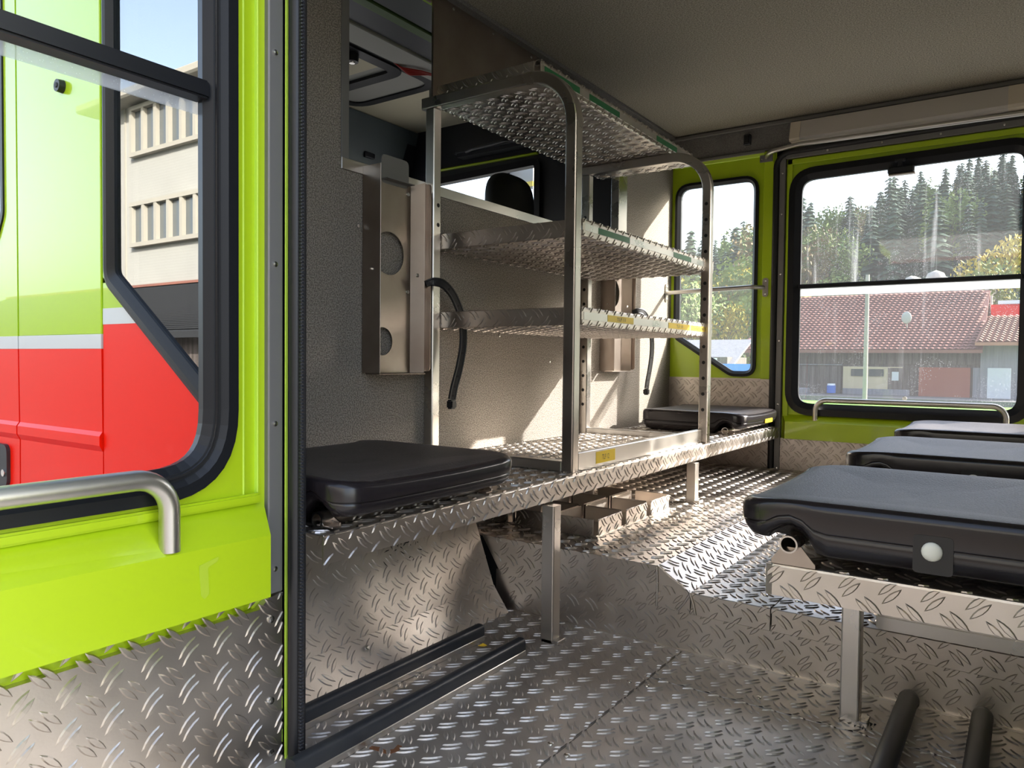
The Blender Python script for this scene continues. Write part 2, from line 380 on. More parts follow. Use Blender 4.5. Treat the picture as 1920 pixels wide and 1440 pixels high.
# raised platform across the far half
pl = struct('floor_platform', (-0.45, 2.3, 0))
yz = 1.52
prof = [(-1.30, .177), (-0.66, .177), (-0.585, .130), (XR, .130)]
for (a, c) in zip(prof[:-1], prof[1:]):
    seg = [(a, c)]
    if c[0] == XR: seg = [(a, (-0.4165, .130)), ((-0.4145, .130), c)]
    for a_, c_ in seg:
        nm = 'platform_plate'
        d = Vector((c_[0] - a_[0], 0, c_[1] - a_[1])); L_ = d.length; d.normalize(); up_ = Vector((-d.z, 0, d.x))
        p0 = Vector((a_[0], yz, a_[1])); q = [p0, p0 + d * L_, p0 + d * L_ + Y * (YF - yz), p0 + Y * (YF - yz)]
        bb = B().hexa([x - up_ * .003 for x in q] + q); p = bb.build(nm, 'tread', pl)
        tread_part(p, [((p0, d, Y, L_, YF - yz),)])
# front face, folded flange with slanted left end, mitre piece and lower riser
fo = [(-1.142, .177), (-1.09, .098), (-1.06, .083), (-0.665, .083), (-0.66, .177)]
b = B().panel((0, yz - .003, 0), X, Z, [(-1.142, .177), (-0.662, .177), (-0.662, .088), (-1.055, .086), (-1.085, .092)], th=0.003); fp = b.build('platform_front', 'tread', pl)
tread_part(fp, [(((-1.142, yz - .003, .086), X, Z, .48, .091), dict(mask=lambda x, y: x > .07 - .8 * y + .008, off=(0.02, 0.015)))])
b = B().panel((0, yz - .0028, 0), X, Z, [(-0.660, .177), (-0.632, .156), (-0.585, .130), (-0.585, .084), (-0.660, .088)], th=0.003); fp = b.build('platform_front', 'tread', pl)
tread_part(fp, [(((-0.660, yz - .0028, .086), X, Z, .075, .05), dict(off=(0.0, 0.02)))])
for x0, x1 in ((-0.583, -0.4165), (-0.4145, XR)):
    fp = B().box((x0, yz - .003, .084), (x1, yz, .130), .001).build('platform_front', 'tread', pl)
    tread_part(fp, [(((x0, yz - .003, .084), X, Z, x1 - x0, .046), dict(off=(0.0, -0.001)))])
b = B()
for pth in ([(-0.661, .175), (-0.661, .088)], [(-0.585, .128), (-0.612, .088)], [(-0.585, .13), (-0.572, .086)]):
    b.tube([(pth[0][0], yz - .004, pth[0][1]), ((pth[0][0] + pth[1][0]) / 2 + .002, yz - .005, (pth[0][1] + pth[1][1]) / 2), (pth[1][0], yz - .004, pth[1][1])], 0.0028, 8)
b.build('weld_bead', 'alu', pl)
b = B().box((-1.10, yz + .002, 0), (XR, yz + .006, .095)); b.box((-1.06, yz - .004, 0), (XR, yz + .002, .004)); rp = b.build('riser', 'tread', pl)
tread_part(rp, [(((-1.06, yz + .002, 0.003), X, Z, XR + 1.06, .09), dict(off=(0.01, 0.03)))])
screws(pl, ((-1.10, 1.60, .177), (-0.79, 2.05, .177), (-0.75, 2.25, .177), (-0.45, 1.6, .13), (-0.385, 1.6, .13)), Z)
# lower front wall under the bench (tread, with a folded foot)
lw = struct('wall_front_lower', (-1.15, 1.2, 0))
pa, pb_, pc = Vector((-1.045, 0, 0)), Vector((-1.092, 0, .062)), Vector((-1.20, 0, ZB - .01))
for a, c, yy in ((pa, pb_, (0.74, 1.50)), (pb_, pc, (0.74, 1.50))):
    d = (c - a); L_ = d.length; d.normalize(); nn = d.cross(Y) * -1
    A_ = [a + Y * yy[0], a + Y * yy[1], c + Y * yy[1], c + Y * yy[0]]
    bk = Vector((-.004, 0, 0))
    bb = B().hexa([x + bk for x in A_] + A_); p = bb.build('wall_plate', 'tread_dirty', lw)
    tread_part(p, [((a + Y * yy[0], Y, d, yy[1] - yy[0], L_), dict(off=(0.02, 0.004), hgt=.0018))], mt='tread_dirty')
screw_b = B(); screw(screw_b, (-1.075, 1.05, .045), (1, 0, .6), .006); screw_b.build('screw', 'screw', lw)
B().box((-1.368, .74, 0), (-1.35, 1.62, ZB - .01)).build('backing', 'black', lw)  # added black sheet: shuts out the sky and keeps the gap dark
B().box((-1.36, yz + .008, 0), (-1.05, yz + .02, .172)).build('backing', 'black', lw)  # second added black sheet, darkens the gap beside the platform
# flat wall below the far bench
p = B().box((-1.31, 1.50, .17), (-1.30, YF, ZB)).build('wall_plate', 'tread_dirty', lw)
tread_part(p, [(((-1.30, 1.52, .178), Y, Z, YF - 1.52, ZB - .18),)], mt='tread_dirty')

# front partition, carpeted, with the opening to the driver's cab
wp = struct('wall_front', (XP, 2.0, ZB))
OY0, OY1, OZ0, OZ1 = 1.262, 2.775, 1.10, 1.635
B().panel((XP, 0, 0), Y, Z, [(0.74, ZB - .05), (YF, ZB - .05), (YF, 1.70), (0.74, 1.70)], [[(OY0, OZ0), (OY1, OZ0), (OY1, 1.66), (OY0, 1.66)]], th=0.02).build('carpet_panel', 'carpet', wp)
b = B(); b.box((XP - .022, OY0 - .018, OZ0 - .022), (XP + .004, OY1 + .02, OZ0 + .006), .001); b.build('opening_sill', 'alu_y', wp)
b = B(); b.box((XP - .022, OY0 - .018, OZ0 - .0), (XP + .003, OY0 + .006, 1.66), .001); b.build('opening_jamb', 'strip', wp)
b = B(); b.box((XP - .03, OY1 - .075, OZ0), (XP + .004, OY1, 1.66), .001); b.build('opening_jamb', 'alu', wp)
b = B(); b.box((XP - .004, 1.575, 1.345), (XP + .002, OY1 - .03, ZC)); b.box((XP - .012, 1.49, 1.60), (XP - .002, 1.575, 1.63), .003)
for y in (1.66, 1.85, 2.06, 2.3, 2.55): screw(b, (XP + .002, y, 1.615), X, .005, 1)
b.build('cover_sheet', ['alu_sheet', 'screw'], wp)
screws(wp, [(XP + .001, *q) for q in ((1.30, .95), (1.9, .70), (2.2, .62), (2.08, 1.06))], X, .005)
# ceiling
ce = struct('ceiling', (-.45, 2, ZC))
B().box((XP - .02, YN - .04, ZC), (XR + .05, YF - .03, ZC + .02)).build('carpet_panel', 'carpet_roof', ce)
B().box((XP - .1, YN - .08, ZC + .02), (XR + .1, YF + .08, ZC + .09)).build('roof_skin', 'lime_gloss', ce)
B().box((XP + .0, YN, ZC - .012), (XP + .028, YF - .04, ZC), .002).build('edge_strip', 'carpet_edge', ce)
# near side wall beside the doorway (outside the picture it closes the cabin)
nw = struct('wall_near', (0.3, YN, 0))
B().box((0.06, YN - .05, -.1), (XR + .05, YN, ZC)).build('wall_panel', 'lime_gloss', nw)
B().box((-0.93, YN - .05, 1.50), (0.06, YN, ZC), .004).build('lintel', 'lime_gloss', nw)
rw = struct('wall_rear', (XR, 2, 0))
B().box((XR, YN, -.05), (XR + .04, YF, ZC + .02)).build('carpet_panel', 'carpet', rw)
# door opening seal, near side
se = B()
path = [(-0.913, YN + .011, -0.10), (-0.913, YN + .011, 1.50)]
se.sweep(path, [(.0105 * math.cos(a), .0105 * math.sin(a)) for a in np.linspace(0, 2 * PI, 15)[:-1]], Y, sm=True)
s1 = se.build('door_seal', 'rubber', nw)
b = B(); b.box((-0.906, YN + .008, -.1), (-0.8955, YN + .016, 1.5), .003); b.build('seal_lip', 'rubber', s1)
b = B()
for k in range(300):   # stitched clamping edge of the seal
    z = -0.10 + k * 0.0053; b.box((-0.9005, YN + .006, z), (-0.8945, YN + .013, z + .0034), .0008)
b.build('seal_stitching', 'dark_plastic', s1, kind='stuff')
B().box((-1.35, YN + .018, -.12), (-0.912, YN + .03, ZC)).build('jamb', 'rubber', nw)
B().box((-0.9375, YN + .010, -.12), (-0.9345, YN + .0135, ZC)).build('jamb_edge', 'lime_edge', nw)

# far side wall: green frame left of the door with the quarter window
fw = struct('wall_far', (-.45, YF, 0))
QW = [(-1.352, 1.432), (-0.975, 1.432), (-0.975, .565), (-1.085, .565), (-1.352, .735)]
qo = rpoly(QW, [.07, .07, .07, .07, .05]); qi = inset(qo, 0.022)
def yzp(poly, y): return [(p[0], y, p[1]) for p in poly]
B().panel((0, YF, 0), X * 1, Z, [(XP, .556), (-0.905, .556), (-0.905, 1.53), (XP, 1.53)], [inset(qo, .012)], th=-0.03 * -1).build('side_panel', 'lime', fw)
B().box((-0.955, YF - .012, .556), (-0.912, YF, 1.53), .003).build('door_post', 'lime', fw)
B().box((XP + .01, YF - .008, 1.505), (-0.912, YF - .001, 1.53), .002).build('frame_edge', 'lime_edge', fw)
# tread sheets below
p = B().box((XP, YF - .006, .12), (-0.905, YF, .558)).build('wall_plate', 'tread', fw)
tread_part(p, [(((XP, YF - .006, .15), X, Z, XP * -1 - .908, .40),)])
# header band, carpeted, with alloy strips
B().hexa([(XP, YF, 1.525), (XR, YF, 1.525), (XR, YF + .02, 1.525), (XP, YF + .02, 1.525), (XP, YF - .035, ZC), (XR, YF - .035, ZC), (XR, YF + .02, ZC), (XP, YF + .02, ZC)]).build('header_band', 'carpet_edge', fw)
b = B(); b.box((XP, YF - .046, ZC - .021), (XR, YF - .03, ZC - .006), .002); b.build('header_strip', 'strip', fw)
b = B(); b.box((XP, YF - .012, 1.520), (XR, YF - .001, 1.534), .002); b.build('header_strip', 'strip', fw)
# quarter window
w1 = struct('window_far', (-1.16, YF, .56))
B().sweep(yzp(qo, YF), [(0, .012), (0, -.02), (.022, -.02), (.024, .0), (.012, .014)], Y * -1, closed=True, sm=False).build('gasket', 'gasket', w1)
B().panel((0, YF + .012, 0), X, Z, inset(qo, .018), th=0.004).build('pane', 'glass_clear', w1)

B().box((-0.915, YF + .004, 0), (-0.855, YF + .035, 1.53)).build('jamb', 'rubber', fw)
B().box((-0.915, YF + .004, 1.50), (XR, YF + .035, 1.56)).build('jamb', 'rubber', fw)
# far door
fd = struct('door_far', (-.4, YF, 0))
DX0, DX1 = -0.862, 0.06
wo_ = rpoly([(-0.842, 1.425), (0.005, 1.435), (0.005, .415), (-0.842, .415)], [.10, .09, .10, .10], 8)
B().panel((0, YF, 0), X, Z, [(DX0, .30), (DX1, .30), (DX1, 1.515), (DX0, 1.515)], [inset(wo_, .014)], th=0.03).build('door_panel', 'lime', fd)
b = B(); b.box((-0.888, YF - .016, .02), (-0.864, YF, 1.50), .002)
for z in (.18, .45, .72, 1.0, 1.25, 1.42): screw(b, (-0.876, YF - .016, z), -Y, .005, 1)
b.build('door_edge_strip', ['strip', 'screw'], fd)
b = B(); b.box((-0.864, YF - .016, 1.478), (DX1, YF, 1.506), .002)
for x in (-.7, -.5, -.3, -.1): screw(b, (x, YF - .016, 1.49), -Y, .005, 1)
b.build('door_edge_strip', ['strip', 'screw'], fd)
b = B(); b.box((-0.858, YF - .012, .40), (-0.836, YF - .001, 1.474), .002); b.box((-0.858, YF - .012, 1.452), (DX1, YF - .001, 1.474), .002); b.build('raised_frame', 'lime', fd)
# black seal around the far doorway
b = B(); pth = fillet([(-0.902, YF - .012, 0.0), (-0.902, YF - .012, 1.505), (DX1, YF - .012, 1.515)], .06, 8)
b.sweep(pth, [(.013 * math.cos(a), .013 * math.sin(a)) for a in np.linspace(0, 2 * PI, 11)[:-1]], Y, sm=True); b.build('door_seal', 'rubber', fd)
b = B(); zt = .405
b.add([(-0.86, YF, zt + .005), (DX1, YF, zt + .005), (DX1, YF - .055, zt - .022), (-0.835, YF - .055, zt - .022), (DX1, YF - .055, .312), (-0.835, YF - .055, .312), (DX1, YF, .305), (-0.86, YF, .305)],
      [(0, 3, 2, 1), (3, 5, 4, 2), (5, 7, 6, 4), (0, 7, 5, 3)]); b.build('door_ledge', 'lime', fd)
p = B().box((-0.862, YF - .02, .0), (DX1, YF, .31), .001).build('kick_plate', 'tread', fd)
tread_part(p, [(((-0.862, YF - .02, .0), X, Z, DX1 + .862, .31), dict(off=(0.0, 0.02)))])
# door window
w2 = struct('window_far_door', (-.42, YF, .42))
B().sweep(yzp(wo_, YF), [(-.006, .016), (-.006, -.02), (.042, -.02), (.044, .004), (.020, .020)], Y * -1, closed=True).build('gasket', 'gasket', w2)
gi = inset(wo_, .03)
ub = [p for p in gi]
def clip(poly, z, keep_up):
    out = []; k = len(poly)
    for i in range(k):
        a, c = poly[i - 1], poly[i]; ina = (a[1] > z) == keep_up; inc = (c[1] > z) == keep_up
        if ina != inc: t = (z - a[1]) / (c[1] - a[1]); out.append((a[0] + (c[0] - a[0]) * t, z))
        if inc: out.append(c)
    return out
B().panel((0, YF + .006, 0), X, Z, clip(gi, .943, True), th=0.004).build('pane', 'glass_wet', w2)
B().panel((0, YF + .014, 0), X, Z, clip(clip(gi, .943, False), .905, False), th=0.004).build('pane', 'glass_wet_low', w2)
B().panel((0, YF + .014, 0), X, Z, clip(clip(gi, .943, False), .905, True), th=0.004).build('pane', 'glass_band', w2)
B().box((-0.806, YF - .012, .935), (-0.03, YF + .02, .953), .003).build('sash_bar', 'gasket', w2)
b = B(); b.box((-0.452, YF - .03, 1.405), (-0.415, YF - .012, 1.415), .002); b.box((-0.442, YF - .028, 1.385), (-0.425, YF - .016, 1.41), .002)
b.box((-0.475, YF - .040, 1.358), (-0.383, YF - .012, 1.384), .005); b.box((-0.472, YF - .042, 1.3515), (-0.380, YF - .014, 1.3575), .002, m=1); b.build('window_latch', ['dark_plastic', 'alu_sheet'], w2)
b = B(); b.cyl((-0.40, YF + .002, .492), (-0.40, YF + .006, .492), .008); b.build('window_latch', 'button', w2)

# ================================================================== THINGS inside
# handrail on the far door ledge
t = tag(B().tube(fillet([(-0.722, YF - .03, .39), (-0.722, YF - .03, .475), (-0.068, YF - .03, .475), (-0.068, YF - .03, .39)], .045), .0105).build('handrail', 'steel'),
        'polished steel handrail standing on the ledge of the far green door', 'handrail')
# grab bar across the quarter window
gb = thing('grab_bar', 'straight steel grab bar in front of the small far window', 'grab bar', (-1.15, 3.2, .94))
B().tube(fillet([(XP + .004, 3.19, .938), (-0.985, 3.19, .947), (-0.945, YF - .012, .947)], .03), .0095).build('bar', 'steel', gb)
for o, n, u in (((XP + .002, 3.19, .938), X, Y), ((-0.938, YF - .013, .947), -Y, X)):
    bb = B(); o = Vector(o); pts = rpoly([(-.012, -.04), (.012, -.04), (.012, .04), (-.012, .04)], .011)
    bb.panel(o + n * .003, u if n == X else u, Z, pts, th=.003); 
    for s_ in (-1, 1): screw(bb, o + n * .003 + Z * .028 * s_, n, .005, 1)
    bb.build('end_plate', ['alu', 'screw'], gb)
# long bar above the door
hb = thing('overhead_bar', 'long curved steel bar above the far door', 'grab bar', (-.4, 3.2, 1.5))
B().tube(fillet([(-0.945, YF - .014, 1.497), (-0.915, YF - .07, 1.503), (-0.80, YF - .085, 1.512), (0.1, YF - .085, 1.500)], .05), .0095).build('bar', 'steel', hb)
bb = B(); bb.box((-0.972, YF - .016, 1.478), (-0.918, YF - .012, 1.508), .001); screw(bb, (-0.962, YF - .016, 1.490), -Y, .004, 1); bb.build('end_plate', ['strip', 'screw'], hb)
# fluorescent lamp
cl = thing('ceiling_lamp', 'long cream strip lamp under the roof above the far door', 'lamp', (-.4, 3.2, 1.51))
def lampseg(x0, x1, g, name, mt):
    b = B(); pr = [(YF - .004, 1.535), (YF - .075 - g, 1.530), (YF - .082 - g, 1.540), (YF - .060 - g, 1.612), (YF - .03, 1.618)]
    b.add([(x0, *p) for p in pr] + [(x1, *p) for p in pr], [(0, 1, 2, 3, 4), (9, 8, 7, 6, 5)] + [(i, i + 5, (i + 1) % 5 + 5, (i + 1) % 5) for i in range(5)]); return b.build(name, mt, cl)
lampseg(-0.835, -0.795, .002, 'end_cap', 'lamp_cream'); lampseg(-0.795, -0.09, 0, 'diffuser', 'lamp_white'); lampseg(-0.09, -0.04, .002, 'end_cap', 'lamp_cream')
b = B(); b.box((-1.035, YF - .042, 1.555), (-1.005, YF - .026, 1.600), .003); b.box((-1.029, YF - .047, 1.562), (-1.011, YF - .041, 1.592), .002, m=1)
tag(b.build('rocker_switch', ['dark_plastic', 'black']), 'small black rocker switch in the grey header left of the lamp', 'switch')

# ---- benches
fb = thing('bench', 'long tread plate bench along the front partition', 'bench', (-1.1, 2.0, 0))
XB = -0.872
p = B().box((XP + .004, YN + .03, ZB - .003), (XB, YF - .012, ZB), .001).build('bench_top', 'tread', fb)
tread_part(p, [(((XP + .004, YN + .03, ZB), Y, X * -1, .01, .01),), (((XP + .01, YN + .03, ZB), X, Y, XB - XP - .014, YF - YN - .045),)])
b = B().sweep([(XB - .004, YN + .03, ZB), (XB - .004, YF - .012, ZB)], [(0, 0), (.003, -.0006), (.0042, -.003), (.0042, -.045), (.0012, -.045), (.001, -.003), (0, -.003)], Z)
p = b.build('bench_lip', 'tread', fb)
tread_part(p, [(((XB + .0002, YN + .03, ZB - .045), Y, Z, YF - YN - .045, .043), dict(off=(0.01, -0.003)))])
screws(fb, [(XB + .0008, y, ZB - .036) for y in (1.10, 1.13, 1.30)], X, .0055); screws(fb, [(XB - .05, y, ZB) for y in (1.33, 1.16)], Z, .0055)
def post(parent, x, y, z0, z1, s=.031, foot=True, mt='alu'):
    pr = rpoly([(-s / 2, -s / 2), (s / 2, -s / 2), (s / 2, s / 2), (-s / 2, s / 2)], .003, 2)
    b = B().add([(x + a, y + c, z0) for a, c in pr] + [(x + a, y + c, z1) for a, c in pr], [(i, (i + 1) % 12, (i + 1) % 12 + 12, i + 12) for i in range(12)] + [tuple(range(12))[::-1], tuple(range(12, 24))])
    if foot: b.box((x - s / 2, y - s / 2, z0), (x + s / 2 + .014, y + s / 2 + .004, z0 + .009), .0015)
    return b.build('leg', mt, parent)
post(fb, -0.862, 1.40, 0, ZB - .05); post(fb, -0.878, 2.28, .177, ZB - .05)
B().box((XP + .01, 1.385, ZB - .04), (-0.88, 1.415, ZB - .01)).build('support_rail', 'alu', fb)

rb = thing('bench', 'rear tread plate bench carrying three black cushions', 'bench', (0, 2.0, 0))
ZR = .322; RX = -0.322; RY = 1.14
p = B().box((RX, RY, ZR - .003), (XR - .01, YF - .15, ZR), .001).build('bench_top', 'tread', rb)
tread_part(p, [(((RX, RY, ZR), X, Y, XR - RX - .01, YF - .15 - RY),)])
b = B().sweep([(XR - .01, RY + .002, ZR), (RX + .012, RY + .002, ZR), (RX + .004, RY + .006, ZR), (RX + .001, RY + .016, ZR), (RX + .001, YF - .15, ZR)][::-1], [(0, 0), (.003, -.001), (.0042, -.004), (.0042, -.048), (.0012, -.048), (.001, -.004)], Z)
p = b.build('bench_lip', 'tread', rb)
tread_part(p, [(((RX + .004, RY - .0022, ZR - .048), X, Z, XR - RX - .02, .045), dict(off=(0.010, 0.033), pitch=.052, scale=1.03)), (((RX - .0032, YF - .16, ZR - .048), -Y, Z, YF - .18 - RY, .045),)])
pst = post(rb, -0.243, 1.395, 0, ZR - .003, .031)
B().box((-0.222, 1.50, .136), (XR - .02, 1.512, .163), .003, seg=2).build('cross_rail', 'alu_y', rb)
b = B()
for k in range(60):
    a = random.random() * 2 * PI; r = random.random() ** .7 * .028; b.box((-0.243 + .016 + math.cos(a) * r, 1.395 + math.sin(a) * r, 0), (-0.243 + .016 + math.cos(a) * r + .002, 1.395 + math.sin(a) * r + .0025, .0015))
tag(b.build('dirt', 'black'), 'dark dirt gathered round the foot of the rear bench leg', 'dirt', kind='stuff')

# ---- seat cushions
def make_cushion(label, sink, group, brk=True, mount=None):
    """local: front edge at x=0 going to -x, width along y, z=0 where the bench top would be"""
    D_, W_ = .42, .47
    root = thing('seat_cushion', label, 'seat', (0, 0, 0), group)
    def outline(ins, n=20, r=.045):
        x0, x1, y0, y1 = -D_ + ins, -ins, -W_ / 2 + ins, W_ / 2 - ins; r = max(.004, r - ins * .6); out = []
        def side(a, c, m_): return [(a[0] + (c[0] - a[0]) * i / m_, a[1] + (c[1] - a[1]) * i / m_) for i in range(m_)]
        for (cx, cy, a0) in ((x1 - r, y0 + r, -PI / 2), (x1 - r, y1 - r, 0), (x0 + r, y1 - r, PI / 2), (x0 + r, y0 + r, PI)):
            out.append([(cx + r * math.cos(a0 + PI / 2 * i / 5), cy + r * math.sin(a0 + PI / 2 * i / 5)) for i in range(6)])
        full = []
        for q in range(4):
            full += out[q]; a = out[q][-1]; c = out[(q + 1) % 4][0]; full += side(a, c, n)[1:]
        return full
    def zb(x):
        d = -x
        base = .040 if d < .05 else .022
        if .045 < d < .115: base = .046 + .018 * math.exp(-((d - .075) / .022) ** 2) - (.024 if d > .1 else 0) * (d - .1) / .015
        elif d >= .115: base = .022
        return max(base, .022)
    lv = [(.030, 0), (.012, .08), (.005, .25), (.002, .42), (.0045, .445), (.0045, .46), (.0, .48), (.0, .50), (.0, .84), (.0012, .89), (.004, .94), (.0075, .975), (.012, .992), (.018, 1.0), (.03, 1.0), (.05, .99), (.08, .96), (.12, .92), (.16, .90), (.19, .89)]
    ztop = .104; vs = []; n = None
    for li, (ins, f) in enumerate(lv):
        o = outline(ins); n = len(o)
        for (x, y) in o:
            zt_ = ztop - .007 * max(0, 1 - (-x) / .09) ** 2
            if ins > .018: zt_ -= .011 * (1 - (2 * y / W_) ** 2) * min(1, (ins - .018) / .10)
            else: zt_ -= .006 * (1 - (2 * y / W_) ** 2) * (1 if abs(abs(y) - W_ / 2) > .05 else 0)
            ff = f if ins <= .018 or li < 8 else 1 - (1 - f) * .25
            vs.append((x, y, zb(x) + (zt_ - zb(x)) * ff))
    fs = []; k = len(lv)
    b = B()
    for i in range(k - 1):
        for j in range(n): fs.append((i * n + j, i * n + (j + 1) % n, (i + 1) * n + (j + 1) % n, (i + 1) * n + j))
    c0 = len(vs); vs.append((-D_ / 2, 0, .088)); last = (k - 1) * n
    fs += [(last + j, last + (j + 1) % n, c0) for j in range(n)]
    fs.append(tuple(range(n))[::-1])
    b.add(vs, fs, 0, True)
    for i in range(len(b.f)):
        if i < 12 * n: b.m[i] = 1
    b.s[-1] = False
    b.build('pad', ['seat', 'seat_side'], root)
    h = .037 if brk else .030
    b = B(); ro, ri = .013, .0105
    for (r_, fl_) in ((ro, 0), (ri, 1)):
        b.cyl((-.075, -W_ / 2 + .012, h), (-.075, W_ / 2 - .012, h), r_, n=20, caps=False)
    for yy, sg in ((-W_ / 2 + .012, -1), (W_ / 2 - .012, 1)):
        vs = []; 
        for q in range(20): a = 2 * PI * q / 20; vs += [(-.075 + ro * math.cos(a), yy, h + ro * math.sin(a)), (-.075 + ri * math.cos(a), yy, h + ri * math.sin(a))]
        b.add(vs, [(2 * q, 2 * ((q + 1) % 20), 2 * ((q + 1) % 20) + 1, 2 * q + 1) for q in range(20)])
    b.build('hinge_tube', 'alu', root)
    z0 = .001 + sink
    for yy in (-W_ / 2 + .035, W_ / 2 - .035):
        b = B(); hh = max(h - .008, z0 + .012)
        b.panel((0, yy, 0), X, Z, [(-.108, z0 + .006), (-.045, z0 + .006), (-.062, hh + .002), (-.068, hh + .0), (-.082, hh + .0), (-.088, hh + .002)], th=.003)
        b.box((-.108, yy - .018, z0), (-.045, yy, z0 + .003), .0008); b.box((-.108, yy - .002, z0), (-.045, yy + .001, z0 + .008), .0005); screw(b, (-.077, yy - .010, z0 + .003), Z, .0045)
        b.build('hinge_bracket', 'alu_sheet', root)
    if mount != 'none':
        b = B(); b.panel((0, -W_ / 2 - .0012, 0), X, Z, rpoly([(-.282, .028), (-.236, .028), (-.236, .078), (-.282, .078)], .006, 3), th=.012); b.build('button_housing', 'rubber', root)
        b = B(); b.ball((-.258, -W_ / 2 - .002, .0575), .0125, sc=(1, .45, 1), seg=18); b.build('button', 'button', root)
        b = B(); b.box((-.415, -W_/2 + .05, z0), (-.36, W_/2 - .05, .03), .003); b.build('rear_stop', 'seat_side', root)
    return root
def copy_tree(o, parent=None):
    c = o.copy(); COL.objects.link(c); c.parent = parent
    for ch in list(o.children): copy_tree(ch, c)
    return c
gs = 'black moulded flip-up seat cushions'
c1 = make_cushion('nearest black seat cushion on the rear bench with white button', 0, gs)
c1.location = (-0.357, 1.335, ZR); c1.rotation_euler = (0, 0, PI)
# turned by 180 degrees its button would face away from the doorway: mirror the button parts
for ch in c1.children:
    if ch.name.startswith('button'):
        for v in ch.data.vertices: v.co.y = -v.co.y
        ch.data.flip_normals()
for y, lb in ((2.08, 'middle black seat cushion of the three on the rear bench'), (2.83, 'farthest black cushion of the rear bench, nearest the far door')):
    c = copy_tree(c1); c.location = (-0.352, y, ZR); c['label'] = lb
c2 = make_cushion('black seat cushion on the front bench beside the near doorway', .018, gs, brk=False, mount='none')
c2.location = (-0.838, 1.005, ZB - .020)
for ch in c2.children:
    if ch.name.startswith('hinge'): ch.location.z += .004
c = copy_tree(c2); c.location = (-0.862, 2.975, ZB - .020); c['label'] = 'black seat cushion with yellow sticker at far end of front bench'
b = B().box((-.0005, .03, .052), (.0016, .13, .068));
st = b.build('sticker', ['label_yellow', 'label_text']); st.parent = c; st.location = (0, 0, 0)
for v, co in zip(st.data.vertices, b.v): v.co = co

# ---- storage rack
RY0, RY1 = 1.56, 2.42; RXF, RXB = -0.910, -1.352; ZT = 1.318
rk = thing('storage_rack', 'aluminium frame rack with tread plate shelves standing on the front bench', 'rack', (-1.12, 1.98, ZB))
s = .031
for y in (RY0, RY1):
    RXF = -0.910 if y == RY0 else -0.895
    pth = fillet([(RXF, y, ZB + .001), (RXF, y, ZT), (RXB - .03, y, ZT)], .125, 12)
    pr = rpoly([(-s / 2, -s / 2), (s / 2, -s / 2), (s / 2, s / 2), (-s / 2, s / 2)], .0035, 2)
    B().sweep(pth, pr, Y).build('front_arch', 'alu', rk)
    B().box((RXB - .0155, y - .0155, ZB + .001), (RXB + .0155, y + .0155, ZT - .016), .0025).build('rear_post', 'alu', rk)
    B().box((RXB + .016, y - .0155, ZB + .001), (RXF - .016, y + .0155, ZB + .026), .002).build('foot_rail', 'alu_y', rk)
b = B()   # rows of adjustment holes in the far uprights, two in the near rear one
for xx in (RXF, RXB):
    for k in range(14):
        z = .466 + k * .0525
        if not any(abs(z - q) < .03 for q in (.731, .945)): b.cyl((xx, RY1 - .0158, z), (xx, RY1 - .0150, z), .0058, n=14, sm=False)
for z in (.99, 1.043): b.cyl((RXB + .0150, RY0 + .004, z), (RXB + .0158, RY0 + .004, z), .0058, n=14, sm=False)
b.build('adjustment_holes', 'black', rk, kind='stuff')
RXF = -0.910
fr = B().box((RXF - .004, RY0 + .0155, ZB + .001), (RXF + .014, RY1 - .0155, ZB + .046), .002).build('front_rail', 'alu_y', rk)
b = B().box((0, 0, 0), (.0006, .105, .030)); text_mesh(b, 'TLF 12', (.0006, .032, .008), Y, Z, .013, 1, width=.038)
b.v = [(x + RXF + .014, y + 1.665, z + ZB + .010) for x, y, z in b.v]; b.build('label_sticker', ['label_yellow', 'label_text'], fr)
p = B().box((RXB + .016, RY0 + .016, ZB + .002), (RXF - .007, RY1 - .016, ZB + .007), .001).build('base_plate', 'tread', rk)
tread_part(p, [(((RXB + .016, RY0 + .016, ZB + .007), X, Y, RXF - RXB - .023, RY1 - RY0 - .032), dict(pitch=.042, scale=.85))])
